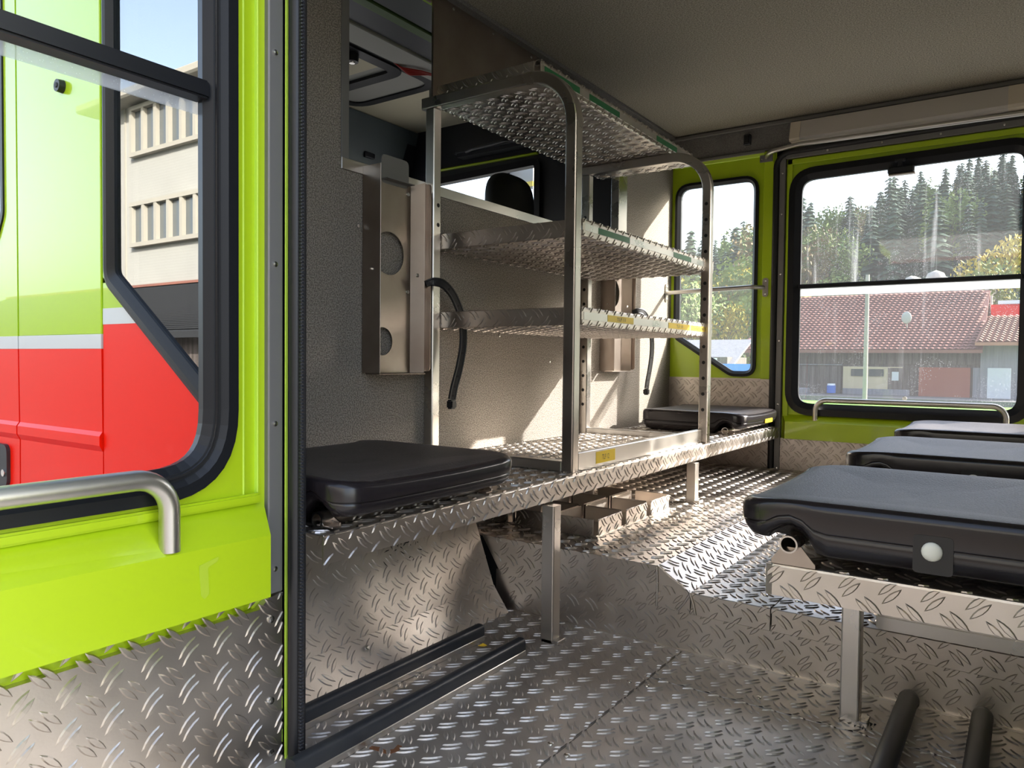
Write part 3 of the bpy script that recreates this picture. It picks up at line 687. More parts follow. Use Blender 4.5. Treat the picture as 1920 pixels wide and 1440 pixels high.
def shelf(x0, x1, y0, y1, z, h, labels, green=False):
    """tray with tread outside: bottom at z, lips up to z+h; rolled front edge"""
    p = B().box((x0, y0, z), (x1 - .004, y1, z + .003), .001).build('shelf', 'tread', rk)
    b = B().sweep([(x1, y0, z), (x1, y1, z)], [(-.004, 0), (-.001, .0005), (0, .004), (0, h - .005), (-.002, h - .001), (-.006, h), (-.013, h), (-.017, h - .002), (-.018, h - .006), (-.018, h - .012), (-.014, h - .015), (-.004, h - .0155), (-.004, h - .0135), (-.013, h - .0132), (-.0163, h - .0105), (-.0163, h - .006), (-.0125, h - .0018), (-.0045, h - .0018), (-.0018, h - .006), (-.0018, .004), (-.004, .003)], Z)
    b.build('front_lip', 'tread', p)
    b = B().box((x0, y0, z), (x1 - .02, y0 + .003, z + h), .001); b.box((x0, y1 - .003, z), (x1 - .02, y1, z + h), .001); b.box((x0, y0, z), (x0 + .003, y1, z + h), .001); b.build('side_lip', 'tread', p)
    tb = B()
    tread(tb, (x0, y1, z), X, -Y, x1 - x0 - .004, y1 - y0, pitch=.046, scale=.92)
    tread(tb, (x1 + .0, y0, z), Y, Z, y1 - y0, .014, pitch=.042, off=(0.0, 0.003), scale=.85)
    tread(tb, (x1 + .0, y0, z + h - .011), Y, Z, y1 - y0, .011, pitch=.042, off=(0.006, 0.009), scale=.85)
    tread(tb, (x1 - .014, y0, z + h), Y, -X, y1 - y0, .0, pitch=.042, off=(0.006, 0.0), scale=.85) if False else None
    tread(tb, (x0, y0, z), X, Z, x1 - x0 - .02, h, off=(0.01, 0.008))
    tb.build('tread_pattern', 'tread', p, kind='stuff')
    B().box((x1 - .0005, y0 + .01, z + .0135), (x1 + .0012, y1 - .002, z + h - .0115)).build('label_rail', 'alu_y', p)
    for (ya, yb, txt, tw, mts) in labels:
        b = B().box((x1 + .0008, ya, z + .0145), (x1 + .002, yb, z + h - .0125))
        if txt:
            text_mesh(b, txt, (x1 + .002, (ya + yb) / 2 - tw / 2, z + .0145 + (h - .027) * .24), Y, Z, (h - .027) * (.52 if len(txt) < 10 else .6), 1, width=tw)
        b.build('label_sticker', mts, p)
G = ['label_green', 'label_green_dark']; YL = ['label_yellow', 'label_text']
shelf(-1.40, -1.03, 1.595, 2.615, 1.336, .044, [(1.612, 1.79, '', 0, G), (1.845, 2.03, '', 0, G), (2.30, 2.47, '', 0, G)])
shelf(-1.355, -0.893, 1.577, 2.475, .925, .042, [(1.655, 1.83, '', 0, G), (2.13, 2.27, '', 0, G)])
shelf(-1.355, -0.893, 1.577, 2.475, .710, .044, [(1.71, 1.86, 'TLF 11', .05, YL), (2.10, 2.27, 'TLF 10', .05, YL), (2.278, 2.44, 'Dreifachtext TLF', .14, YL)])
for z in (.71, .925):
    for y in (RY0, RY1): B().box((RXF - .006, y + .006 if y == RY0 else y - .02, z - .002), (RXF + .016 - .006, y + .024 if y == RY0 else y, z + .032), .001).build('shelf_clip', 'alu', rk)

# ---- breathing apparatus brackets on the partition
def bracket(y0, y1, label, first=False):
    z0, z1 = .588, 1.098; xw = XP + .004
    br = thing('cylinder_bracket', label, 'bracket', (XP + .002, (y0 + y1) / 2, z0), 'folded sheet metal cylinder brackets on the partition')
    yc = y0 + .085
    def circ(cy, cz, r, n=28): return [(cy + r * math.cos(2 * PI * i / n), cz + r * math.sin(2 * PI * i / n)) for i in range(n)]
    # back plate between flange and channel, two round holes
    ya, yb = y0 + .001, y1 - .012; m1, m2 = y1 - .033, yb
    B().panel((xw + .012, 0, 0), Y, Z, [(ya, z0), (m1, z0), (m1, z1 - .02), (ya, z1 - .02)], [circ(y0 + .080, .893, .055), circ(y0 + .058, .668, .036)], th=.002).build('back_plate', 'alu_sheet', br)
    b = B(); b.box((xw, y0 - .001, z0), (xw + .062, y0 + .001, z1), .0005)
    b.box((xw + .03, ya - .006, .842), (xw + .034, ya + .006, .846), m=1); b.build('side_flange', ['alu_sheet', 'screw'], br)
    b = B()
    b.hexa([(xw + .010, m1, z0), (xw + .012, m1, z0), (xw + .043, m2, z0), (xw + .041, m2, z0), (xw + .010, m1, z1 - .02), (xw + .012, m1, z1 - .02), (xw + .043, m2, z1 - .01), (xw + .041, m2, z1 - .01)])
    b.box((xw + .041, m2, z0 + .004), (xw + .043, y1, z1 - .012), .0005)
    b.panel((0, y1, 0), -X, Z, rpoly([(-xw - .056, z0 + .004), (-xw, z0 + .004), (-xw, z1 - .012), (-xw - .056, z1 - .012)], .012, 4), th=.002)
    b.build('side_channel', 'alu_sheet', br)
    b = B(); b.box((xw, y0 + .01, z0 - .004), (xw + .050, y1 - .012, z0 - .001), .001); b.build('bottom_plate', 'alu_sheet', br)
    b = B(); b.panel((xw + .013, 0, 0), Y, Z, rpoly([(ya + .05, z1 - .03), (ya + .15, z1 - .03), (ya + .15, z1 + .042), (ya + .05, z1 + .042)], .015, 4), th=.002)
    b.box((xw + .012, ya + .05, z1 - .022), (xw + .035, ya + .15, z1 - .020)); b.build('hook_tab', 'strip', br)  # darker metal than the bracket: its dark reflection put into the colour
    screws(br, [(xw + .013 + (.015 if q[0] > m1 else 0), *q) for q in ((m1 - .012, .80), (m1 - .012, 1.055), (m1 + .012, .845))], (1, -.3, 0))
    # rubber strap hanging from the channel
    pts = [(xw + .050, y1 - .014, .822), (xw + .066, y1 - .002, .828), (xw + .078, y1 + .028, .822), (xw + .081, y1 + .068, .790), (xw + .081, y1 + .100, .735), (xw + .081, y1 + .107, .670), (xw + .081, y1 + .090, .60), (xw + .081, y1 + .070, .55), (xw + .081, y1 + .060, .515)]
    P = [Vector(p) for p in pts]; fine = []
    for i in range(len(P) - 1):
        a = P[max(i - 1, 0)]; b0 = P[i]; c0 = P[i + 1]; d0 = P[min(i + 2, len(P) - 1)]
        for k in range(5):
            t_ = k / 5; fine.append(.5 * ((2 * b0) + (c0 - a) * t_ + (2 * a - 5 * b0 + 4 * c0 - d0) * t_ ** 2 + (3 * b0 - a - 3 * c0 + d0) * t_ ** 3))
    fine.append(P[-1]); pass
    b = B().sweep(fine, [(-.012, -.002), (.012, -.002), (.012, .002), (.009, .003), (.006, .002), (-.006, .002), (-.009, .003), (-.012, .002)], Vector((1, -.25, 0)))
    b.box((xw + .070, y1 + .048, .490), (xw + .090, y1 + .072, .515), .004, seg=2)
    st = b.build('strap', 'rubber', br)
    b = B()
    for i in (12, 17, 22, 27, 32, 35, 38):
        q = fine[i]; tn = (fine[i + 1] - fine[i - 1]).normalized(); sd = Vector((1, -.25, 0)).normalized()
        b.cyl(q - sd * .0025, q + sd * .0027, .0035, n=8)
    b.build('strap_holes', 'black', st, kind='stuff')
    return br
bracket(1.313, 1.506, 'folded metal cylinder bracket with strap left of the rack')
bracket(2.56, 2.753, 'folded metal cylinder bracket behind the far end of the rack')

# ---- divider tray on the platform
dt = thing('divider_tray', 'low tray of nine tread plate compartments under the bench', 'tray', (-1.05, 1.9, .178))
B().box((-1.285, 1.660, .178), (-0.885, 2.135, .1805)).build('base', 'tread', dt)
for i in range(3):
    for j in range(3):
        x0 = -1.280 + i * .132; x1 = x0 + .126; y0 = 1.663 + j * .159; y1 = y0 + .150; z0, z1 = .181, .222; e = .010
        b = B(); b.box((x0 + e, y0, z0), (x1 - e, y0 + .002, z1), .0008); b.box((x0 + e, y1 - .002, z0), (x1 - e, y1, z1), .0008)
        b.box((x0, y0 + e, z0), (x0 + .002, y1 - e, z1), .0008); b.box((x1 - .002, y0 + e, z0), (x1, y1 - e, z1), .0008)
        b.box((x0, y0, z0 - .0005), (x1, y1, z0 + .001))
        c = b.build('compartment', 'tread', dt)
        if i == 2 or j == 0:
            rg = []
            if j == 0: rg.append((((x0 + e, y0, z0), X, Z, x1 - x0 - 2 * e, z1 - z0), dict(off=(0.004, 0.006), pitch=.046, scale=.9)))
            if i == 2: rg.append((((x1, y0 + e, z0), Y, Z, y1 - y0 - 2 * e, z1 - z0), dict(off=(0.008, 0.006), pitch=.046, scale=.9)))
            tread_part(c, rg)

# ---- rails on the floor, left
def floor_rail(x, y0, y1, label):
    r = thing('floor_rail', label, 'rail', (x, (y0 + y1) / 2, 0), 'rubber topped rails on the floor under the front bench')
    B().box((x - .010, y0, 0.0005), (x + .013, y1, .012), .001).build('rail_base', 'alu_y', r)
    B().sweep([(x, y0, 0), (x, y1, 0)], rpoly([(-.0125, .008), (.0115, .008), (.0115, .036), (-.0125, .036)], [.001, .001, .011, .011], 6), Z, sm=True).build('rubber_cap', 'rubber_blue', r)
floor_rail(-0.992, 0.70, 1.315, 'black rubber floor rail nearer the tread plate wall')
floor_rail(-0.872, 0.70, 1.300, 'black rubber floor rail nearer the open doorway floor')
def foam_tube(x, label, r=.015):
    t = B().tube([(x, .74, .030), (x, 1.47, .030), (x, 1.482, .0275), (x, 1.488, .021)], r)
    t.box((x - .004, .9, 0.0005), (x + .004, .92, .018)); t.box((x - .004, 1.42, 0.0005), (x + .004, 1.44, .018))
    tag(t.build('padded_tube', 'rubber'), label, 'tube', 'padded tubes on the floor under the rear bench')
foam_tube(-0.163, 'thick black padded tube on the floor beside the rear bench leg', .0165)
foam_tube(-0.052, 'black padded tube on the floor at the right edge, right of its twin', .0160)
b = B(); b.add([(-1.008, 1.30, .001), (-0.995, 1.305, .001), (-0.992, 1.315, .001), (-1.002, 1.318, .001), (-1.0, 1.31, .006)], [(0, 1, 4), (1, 2, 4), (2, 3, 4), (3, 0, 4), (3, 2, 1, 0)])
b.v = [(x + .035, y - .02, z) for x, y, z in b.v]
tag(b.build('litter_scrap', 'scrap'), 'tiny orange yellow scrap lying between the two rubber rails', 'litter')
b = B(); pts = [(-0.853, .845), (-0.838, .850), (-0.825, .848), (-0.818, .858), (-0.822, .872), (-0.814, .873), (-0.808, .858), (-0.815, .842), (-0.835, .840), (-0.852, .838)]
b.panel((0, 0, .0012), X, Y, pts, th=.001); tag(b.build('rust_mark', 'rust'), 'hooked brown rust mark on the floor plate near the doorway', 'stain')
# scuffs on lower front wall
b = B(); d = (pc - pb_).normalized(); nrm = Vector((d.z, 0, -d.x))
for k in range(70):
    yy = 1.20 + random.gauss(0, .028) + (0.04 if k % 2 else 0); tt = .165 + random.gauss(0, .012) - (0.03 if k % 3 == 0 else 0) * random.random() * 1.6
    o = pb_ + d * tt + Y * yy + nrm * .0004; L_ = .004 + random.random() * .014; a = random.random() * PI
    uu = Y * math.cos(a) + d * math.sin(a); vv = Y * -math.sin(a) + d * math.cos(a)
    b.add([o, o + uu * L_ - vv * .0012, o + uu * L_ * 1.2, o + uu * L_ * .6 + vv * .0016], [(0, 1, 2, 3)])
tag(b.build('scuff_marks', 'black'), 'black scuff marks on the tread wall under the front bench', 'scuff', kind='stuff')

# ================================================================== DRIVER'S CAB beyond the opening
cw = struct('wall_cab', (-2.3, 2, 0))
cwin = [(-2.86, 1.645), (-2.085, 1.665), (-2.085, .85), (-2.86, .85)]
cr = rpoly(cwin, .05)
B().panel((0, YF, 0), X, Z, [(-3.3, .2), (XP - .03, .2), (XP - .03, 2.0), (-3.3, 2.0)], [cr], th=.04).build('side_panel', 'dark_plastic', cw)
B().sweep(yzp(cr, YF), [(0, .015), (0, -.02), (-.035, -.02), (-.04, .012)], Y, closed=True).build('gasket', 'gasket', cw)
B().box((-2.86, YF + .001, 1.655), (-2.10, YF + .006, 1.680)).build('door_flange', 'lime_edge', cw)
B().box((-2.80, YF - .025, 1.683), (-2.10, YF - .003, 1.693), .003).build('door_flange', 'lime', cw)
B().panel((0, YF + .02, 0), X, Z, cr, th=.003).build('pane', 'glass_near', cw)
B().box((-3.3, .78, 1.93), (XP - .03, YF, 1.95)).build('cab_roof', 'cab_ceiling', cw)
B().box((-3.34, .70, .3), (-3.3, YF, .85)).build('front_panel', 'locker', cw)
B().panel((-3.32, 0, 0), Y, Z, [(.80, .85), (3.2, .85), (3.2, 1.66), (.80, 1.66)], th=.004).build('pane', 'glass_near', cw)
B().panel((0, YN + .03, 0), X, Z, [(-3.3, .2), (XP - .02, .2), (XP - .02, 1.95), (-3.3, 1.95)], [rpoly([(-2.5, .85), (-1.86, .85), (-1.86, 1.5), (-2.5, 1.5)], .05)], th=.03).build('side_panel', 'dark_plastic', cw)
B().box((-3.3, .78, .2), (XP - .03, YF, .22)).build('cab_floor', 'black', cw)
B().box((XP - .06, .78, ZC + .02), (XP - .021, YF, 1.95)).build('header_panel', 'dark_plastic', cw)
# beams along the roof just behind the opening
B().box((-2.28, .85, 1.895), (-2.15, YF, 1.93), .004).build('roof_beam', 'hatch_grey', cw)
B().box((-2.148, .85, 1.905), (-2.02, YF, 1.93), .004).build('roof_beam', 'dark_plastic', cw)
B().box((-2.015, .85, 1.895), (-1.965, YF, 1.93), .004).build('roof_beam', 'dark_lime', cw)
B().box((-1.96, .85, 1.90), (-1.75, YF, 1.93), .004).build('roof_beam', 'dark_plastic', cw)
for x in (-2.293, -2.308): B().tube([(x, .9, 1.922), (x, YF, 1.922)], .004, 8).build('cable', 'black', cw)
b = B().box((-2.6, YF - .10, 1.72), (-2.0, YF, 1.80), .02, seg=2); b.tube(fillet([(-2.5, YF - .10, 1.735), (-2.42, YF - .14, 1.73), (-2.22, YF - .14, 1.74), (-2.15, YF - .10, 1.745)], .03), .008); b.build('grab_handle', 'dark_plastic', cw)
# roof hatch
rh = thing('roof_hatch', 'roof hatch with black rounded rim in the driver cab ceiling', 'hatch', (-2.6, 2.0, 1.9))
hp = rpoly([(-2.90, 1.3), (-2.31, 1.3), (-2.31, 2.74), (-2.90, 2.74)], .13)
hp2 = rpoly([(-2.86, 1.34), (-2.33, 1.34), (-2.33, 2.52), (-2.86, 2.52)], .10)
for q, zz, w_ in ((hp, 1.922, .045), (hp2, 1.914, .06)):
    B().sweep([(p[0], p[1], zz) for p in q], [(0, .006), (0, -.012), (w_ * .4, -.020), (w_, -.008), (w_, .006)], Z * -1, closed=True).build('hatch_rim', 'rubber', rh)
B().panel((0, 0, 1.924), Y, X, [(p[1], p[0]) for p in inset(hp, .03)], th=.01).build('hatch_frame', 'hatch_grey', rh)
B().panel((0, 0, 1.916), Y, X, rpoly([(1.5, -2.75), (2.30, -2.75), (2.40, -2.60), (2.40, -2.34), (1.5, -2.34)], .03), th=.006).build('hatch_cover', 'cab_ceiling', rh)
b = B().cyl((-2.385, 2.227, 1.915), (-2.385, 2.227, 1.875), .030, .026, 18); b.cyl((-2.385, 2.227, 1.875), (-2.385, 2.227, 1.870), .014, .012, 12, m=1); b.build('hatch_knob', ['rubber', 'screw'], rh)
# overhead lockers
ol = thing('overhead_locker', 'dark overhead locker above the windscreen in the driver cab', 'locker', (-3.1, 2, 1.6))
B().hexa([(-3.29, .8, 1.63), (-3.01, .8, 1.63), (-3.01, YF, 1.63), (-3.29, YF, 1.63), (-3.29, .8, 1.925), (-2.93, .8, 1.925), (-2.93, YF, 1.925), (-3.29, YF, 1.925)]).build('locker_body', 'locker', ol)
B().hexa([(-3.01, 1.3, 1.66), (-2.998, 1.3, 1.66), (-2.998, 3.10, 1.66), (-3.01, 3.10, 1.66), (-2.965, 1.3, 1.868), (-2.948, 1.3, 1.868), (-2.948, 3.13, 1.858), (-2.965, 3.13, 1.858)]).build('locker_door', 'locker', ol)
B().box((-2.99, 2.87, 1.715), (-2.968, 2.945, 1.745), .004).build('latch', 'dark_plastic', ol)
B().hexa([(-3.0, 3.155, 1.66), (-2.99, 3.155, 1.66), (-2.99, YF, 1.66), (-3.0, YF, 1.66), (-2.965, 3.18, 1.86), (-2.948, 3.18, 1.86), (-2.948, YF, 1.86), (-2.965, YF, 1.86)]).build('speaker_grille', 'dark_plastic', ol)
# wires
b = B()
for k in range(5):
    y0 = 2.34 + k * .012; b.tube(fillet([(-2.29, y0, 1.915), (-2.27, y0 + .06, 1.885 - k * .004), (-2.22, y0 + .14, 1.885), (-2.20, y0 + .3, 1.895)], .04, 4), .0035, 6)
tag(b.build('wire_bundle', 'wire_red'), 'red wires hanging below the roof beam in the driver cab', 'wires')
# driver headrest and seat
hs = thing('driver_seat', 'black driver seat with rounded headrest seen through the opening', 'seat', (-1.95, 2.75, .3))
def blob(name, c, dims, mt, parent, e=3.2, seg=20):
    b = B(); vs = []; 
    for i in range(seg + 1):
        ph = -PI / 2 + PI * i / seg
        for j in range(seg * 2):
            th = PI * j / seg; sp = lambda v: math.copysign(abs(v) ** (2 / e), v)
            vs.append((c[0] + dims[0] * sp(math.cos(ph)) * sp(math.cos(th)), c[1] + dims[1] * sp(math.cos(ph)) * sp(math.sin(th)), c[2] + dims[2] * sp(math.sin(ph))))
    n = seg * 2; b.add(vs, [(i * n + j, i * n + (j + 1) % n, (i + 1) * n + (j + 1) % n, (i + 1) * n + j) for i in range(seg) for j in range(n)], 0, True)
    return b.build(name, mt, parent)
blob('headrest', (-1.93, 2.75, 1.30), (.05, .16, .15), 'black', hs); blob('backrest', (-1.95, 2.75, .80), (.07, .24, .40), 'black', hs)
for y in (2.70, 2.82): B().cyl((-1.94, y, 1.0), (-1.94, y, 1.2), .006).build('headrest_rod', 'steel', hs)
# wing mirror outside the cab far window
wm = thing('wing_mirror', 'grey wing mirror arm outside the cab far window', 'mirror', (-2.75, 3.9, 1.3))
b = B(); b.hexa([(-2.84, 4.0, 1.80), (-2.50, 3.8, 1.66), (-2.48, 3.94, 1.66), (-2.80, 4.14, 1.80), (-2.84, 4.0, 1.92), (-2.50, 3.8, 1.93), (-2.48, 3.94, 1.93), (-2.80, 4.14, 1.92)]); b.build('mirror_housing', 'hatch_grey', wm)
b = B(); b.hexa([(-2.70, 3.90, 1.715), (-2.495, 3.79, 1.68), (-2.49, 3.80, 1.68), (-2.69, 3.91, 1.715), (-2.70, 3.90, 1.74), (-2.495, 3.79, 1.71), (-2.49, 3.80, 1.71), (-2.69, 3.91, 1.74)]); b.build('yellow_edge', 'label_yellow', wm)
b = B(); b.tube([(-2.80, 3.27, 1.70), (-2.83, 3.7, 1.80), (-2.82, 4.05, 1.84)], .03); b.box((-2.74, 3.86, 1.85), (-2.69, 3.9, 1.89), .005, m=1); b.build('mirror_arm', ['dark_plastic', 'red_gloss'], wm)

# ================================================================== VEHICLE OUTSIDE, near side, seen through the open door's window
YO = .72
vs_ = struct('wall_outer', (-1.9, YO, 0))
nq = rpoly([(-1.424, 1.46), (-0.99, 1.46), (-0.99, .50), (-1.05, .50), (-1.424, .762)], [.07, .07, .05, .05, .05])
nh = inset(nq, .012)
def band(x0, x1, z0, z1, name, mt, y=YO):
    return B().box((x0, y, z0), (x1, y + .02, z1), .0006).build(name, mt, vs_)
def cliph(poly, z0, z1): return clip(clip(poly, z1, False), z0, True)
# quarter panel in three colours, cut round the window
B().panel((0, YO, 0), X, Z, [(-1.442, .712), (-1.358, .712), (-1.442, .771)], th=.02).build('body_panel', 'lime_gloss', vs_)
B().box((-1.442, YO, .76), (-1.418, YO + .02, 1.64)).build('body_panel', 'lime_gloss', vs_)
B().box((-1.442, YO, 1.452), (-.975, YO + .02, 1.64)).build('body_panel', 'lime_gloss', vs_)
B().panel((0, YO - .0006, 0), X, Z, [(-1.442, .682), (-1.308, .682), (-1.351, .712), (-1.442, .712)], th=.02).build('body_band', 'white_band', vs_)
B().panel((0, YO, 0), X, Z, [(-1.442, .1), (-.975, .1), (-.975, .512), (-1.06, .512), (-1.308, .682), (-1.442, .682)], th=.02).build('body_panel', 'red_gloss', vs_)
B().box((-.985, YO, .5), (-.965, YO + .02, 1.46)).build('body_panel', 'gasket', vs_)
w3 = struct('window_near', (-1.2, YO, .5))
B().sweep(yzp(nq, YO), [(-.002, .008), (-.002, -.01), (.028, -.01), (.029, .002), (.02, .007), (.014, .010), (.006, .011)], -Y, closed=True).build('gasket', 'gasket', w3)
B().panel((0, YO + .004, 0), X, Z, inset(nq, .024), th=.004).build('pane', 'glass_mirror', w3)
B().panel((0, YO + .03, 0), X, Z, inset(nq, .01), th=.004).build('dark_backing', 'black', w3)  # opaque black sheet stands in for the dark interior behind the glass
# cab rear panel and driver's door
for x0, x1, dz in ((-1.796, -1.446, 0), (-2.6, -1.802, 0)):
    top = 1.64
    if x0 < -2: 
        wd = rpoly([(-2.5, 1.5), (-1.86, 1.5), (-1.86, .93), (-1.90, .87), (-2.5, .80)], .05)
        B().panel((0, YO - .002, 0), X, Z, [(x0, .664), (x1, .664), (x1, top), (x0, top)], [inset(wd, .008)], th=.03).build('body_panel', 'lime_gloss', vs_)
        B().sweep(yzp(wd, YO - .002), [(0, .004), (0, -.01), (.012, -.01), (.012, .004)], -Y, closed=True).build('gasket', 'gasket', vs_)
        B().panel((0, YO + .004, 0), X, Z, inset(wd, .006), th=.004).build('pane', 'glass_mirror', vs_)
    else: B().box((x0, YO - .002, .664), (x1, YO + .02, top), .0015).build('body_panel', 'lime_gloss', vs_)
    B().box((x0, YO - .0025, .636), (x1, YO + .02, .664), .0008).build('body_band', 'white_band', vs_)
    b = B().sweep([(x0, YO + .02, 0), (x1, YO + .02, 0)], [(0, .10), (.022, .10), (.020, .44), (.0265, .452), (.0265, .470), (.021, .478), (.022, .636), (0, .636)], Z)
    b.build('body_panel', 'red_gloss', vs_)
b = B().cyl((-1.590, YO - .002, 1.155), (-1.590, YO - .014, 1.155), .013, .012, 20); b.cyl((-1.590, YO - .014, 1.155), (-1.590, YO - .0155, 1.155), .006, .005, 6, m=1); tag(b.build('rubber_stop', ['rubber', 'black']), 'round black rubber stop on the lime body panel left of the window', 'stop')
b = B(); b.panel((0, YO - .008, 0), X, Z, rpoly([(-1.99, .33), (-1.848, .33), (-1.848, .425), (-1.99, .425)], .02), th=.01); b.cyl((-1.862, YO - .008, .362), (-1.862, YO - .011, .362), .008, n=14, m=1)
tag(b.build('door_handle', ['dark_plastic', 'screw']), 'dark recessed handle of the red driver door at left edge', 'handle')

# ================================================================== OPEN NEAR DOOR
nd = struct('door_near', (-.95, .3, -.1))
XD = -0.95; DY0, DY1 = -0.16, 0.728
wn = rpoly([(-0.09, 1.45), (.655, 1.45), (.655, .432), (-0.09, .432)], .115, 9)
def xy_(poly, x): return [(x, p[0], p[1]) for p in poly]
B().panel((XD, 0, 0), Y, Z, [(DY0, -.1), (.6755, -.1), (.6755, 1.53), (DY0, 1.53)], [inset(wn, .010)], th=.035).build('door_panel', 'lime', nd)
b = B(); b.box((XD - .035, .675, -.1), (XD - .006, .7005, 1.53)); b.build('recess_strip', 'lime', nd)
b = B(); b.box((XD - .035, .700, .385), (XD + .0, .729, 1.53), .0015); b.build('edge_frame', 'lime', nd)
b = B(); b.box((XD - .035, .6745, .39), (XD + .0006, .6775, 1.53), .0005); b.box((XD - .035, .6992, .39), (XD + .0008, .7015, 1.53), .0005); b.build('edge_highlight', 'lime_edge', nd)
b = B(); b.box((XD - .012, .7125, .262), (XD + .010, .7395, 1.53), .002)
for z in (.300, .522, .763, 1.078, 1.35): screw(b, (XD + .010, .724, z), X, .0048, 1)
b.build('hinge_strip', ['strip', 'screw'], nd)
# ledge
b = B(); zt = .408; xo = XD + .045
lo = [(DY0, 0), (.697, 0)]
b.add([(XD, DY0, zt), (XD, .7105, zt - .004), (xo, .690, zt - .045), (xo, DY0, zt - .035), (xo, .690, .272), (xo, DY0, .272), (XD, .70, .262), (XD, DY0, .262)],
      [(0, 3, 2, 1), (3, 5, 4, 2), (5, 7, 6, 4), (1, 2, 4, 6)]); b.build('door_ledge', 'lime', nd)
B().box((XD - .002, DY0, .405), (XD + .010, .700, .420), .003, seg=2).build('ledge_seam', 'lime', nd)
# window gasket, panes
w4 = struct('window_near_door', (-.95, .28, .43))
B().sweep(xy_(wn, XD), [(-.006, .010), (-.006, -.02), (.036, -.024), (.038, -.010), (.028, .001), (.018, .003), (.010, .010)], X, closed=True).build('gasket', 'gasket', w4)
B().sweep(xy_(inset(wn, .023), XD + .004), [(0, .002), (0, -.004), (.003, -.004), (.003, .002)], X, closed=True).build('gasket_bead', 'rubber', w4)
ni_ = inset(wn, .026)
B().panel((XD - .018, 0, 0), Y, Z, clip(ni_, .99, True), th=.004).build('pane', 'glass_near', w4)
B().panel((XD - .026, 0, 0), Y, Z, clip(ni_, .965, False), th=.004).build('pane', 'glass_near', w4)
B().panel((XD - .026, 0, 0), Y, Z, clip(clip(ni_, .965, True), .99, False), th=.004).build('pane', 'glass_band', w4)
B().box((XD - .030, -0.06, .981), (XD + .002, .622, 1.006), .003, seg=2).build('sash_bar', 'gasket', w4)
# kick plate
b = B(); b.panel((XD + .012, 0, 0), Y, Z, [(DY0, -.10), (.736, -.10), (.736, .262), (.712, .258), (.695, .245), (DY0, .245)], th=.012)
kp = b.build('kick_plate', 'tread', nd)
tb = B(); tread(tb, (XD + .012, DY0, -.10), Y, Z, .736 - DY0, .362, pitch=.052, hgt=.0022, scale=1.06, off=(0.013, 0.006)); tb.build('tread_pattern', 'tread', kp, kind='stuff')
screws(kp, [(XD + .012, .715, z) for z in (.02, .10, .225)], X, .0065)
B().box((XD - .03, .736, -.12), (XD + .010, .7385, .12)).build('door_edge', 'lime_edge', nd)
B().box((XD - .03, .69, .2), (XD - .001, .736, .30)).build('door_corner', 'lime', nd)
hr = B().tube(fillet([(-0.915, -0.09, .375), (-0.915, -0.09, .466), (-0.915, .540, .466), (-0.915, .540, .368)], .045, 10), .0132, 18)
tag(hr.build('handrail', 'steel'), 'thick brushed steel handrail on the ledge of the open near door', 'handrail')
# drip print on ledge paint: a bent stain
b = B(); b.panel((xo + .0006, 0, 0), Y, Z, rpoly([(.575, .343), (.606, .350), (.602, .343), (.588, .338), (.590, .302), (.583, .296), (.578, .302)], .002, 2), th=.0005)
tag(b.build('paint_stain', 'lime_stain'), 'faint bent stain on the lime ledge of the open door', 'stain')

# ================================================================== OUTSIDE, far side
GZ = -0.95
g = B().box((-60, -40, GZ - .1), (60, 30, GZ)); gr = g.build('ground', 'asphalt'); gr['kind'] = 'structure'
g = B(); N_ = 40
g.add([(-160, 12, GZ + .005), (160, 12, GZ + .005), (160, 42, GZ - .2), (-160, 42, GZ - .2)], [(0, 1, 2, 3)]); tag(g.build('grass', 'grass'), 'bright green meadow between the truck and the barn', 'grass', kind='stuff')
def hz(x, y): 
    d = max(0, y - 62); base = 0.16 * min(d, 200) + 6 * math.sin(x * .017 + 1) * min(1, d / 80) + .25 * max(0, x + 50) * min(1, d / 140)
    return GZ - .4 + base
g = B(); vs = []; nx, ny = 40, 24
for j in range(ny):
    for i in range(nx):
        x = -320 + i * 12; y = 40 + j * 13; vs.append((x, y, hz(x, y)))
g.add(vs, [(j * nx + i, j * nx + i + 1, (j + 1) * nx + i + 1, (j + 1) * nx + i) for j in range(ny - 1) for i in range(nx - 1)], 0, True)
gh = g.build('hill', 'hill'); gh['kind'] = 'structure'
# barn
YB = 42.0
bn = thing('barn', 'old farm barn with brown tiled roof beyond the meadow', 'barn', (-6, YB, GZ))
xl, xr = -13.5, -1.9; ze = 1.5; zr = 4.7; yr = YB + 5.5
zg = GZ - .2
B().box((xl + .7, YB + .6, zg), (xr + .2, YB + 10, ze)).build('wall', 'old_wood', bn)
def slope_quad(x0, x1, xt0, xt1, ya, za, yb, zb, th=.15):
    return [(x0, ya, za - th), (x1, ya, za - th), (xt1, yb, zb - th), (xt0, yb, zb - th), (x0, ya, za), (x1, ya, za), (xt1, yb, zb), (xt0, yb, zb)]
rf = B().hexa(slope_quad(xl, xr, xl + 1.0, xr, YB - .3, ze - .1, yr, zr)).hexa([(xl, YB + 11, ze - .3), (xr, YB + 11, ze - .3), (xr, yr, zr - .15), (xl + 1.0, yr, zr - .15), (xl, YB + 11, ze), (xr, YB + 11, ze), (xr, yr, zr), (xl + 1.0, yr, zr)]).build('roof', 'roof_tile', bn)
b = B(); rows = 24; d = Vector((0, yr - YB + .3, zr - ze + .1)); Ls = d.length; d.normalize(); nn = Vector((0, -d.z, d.y))
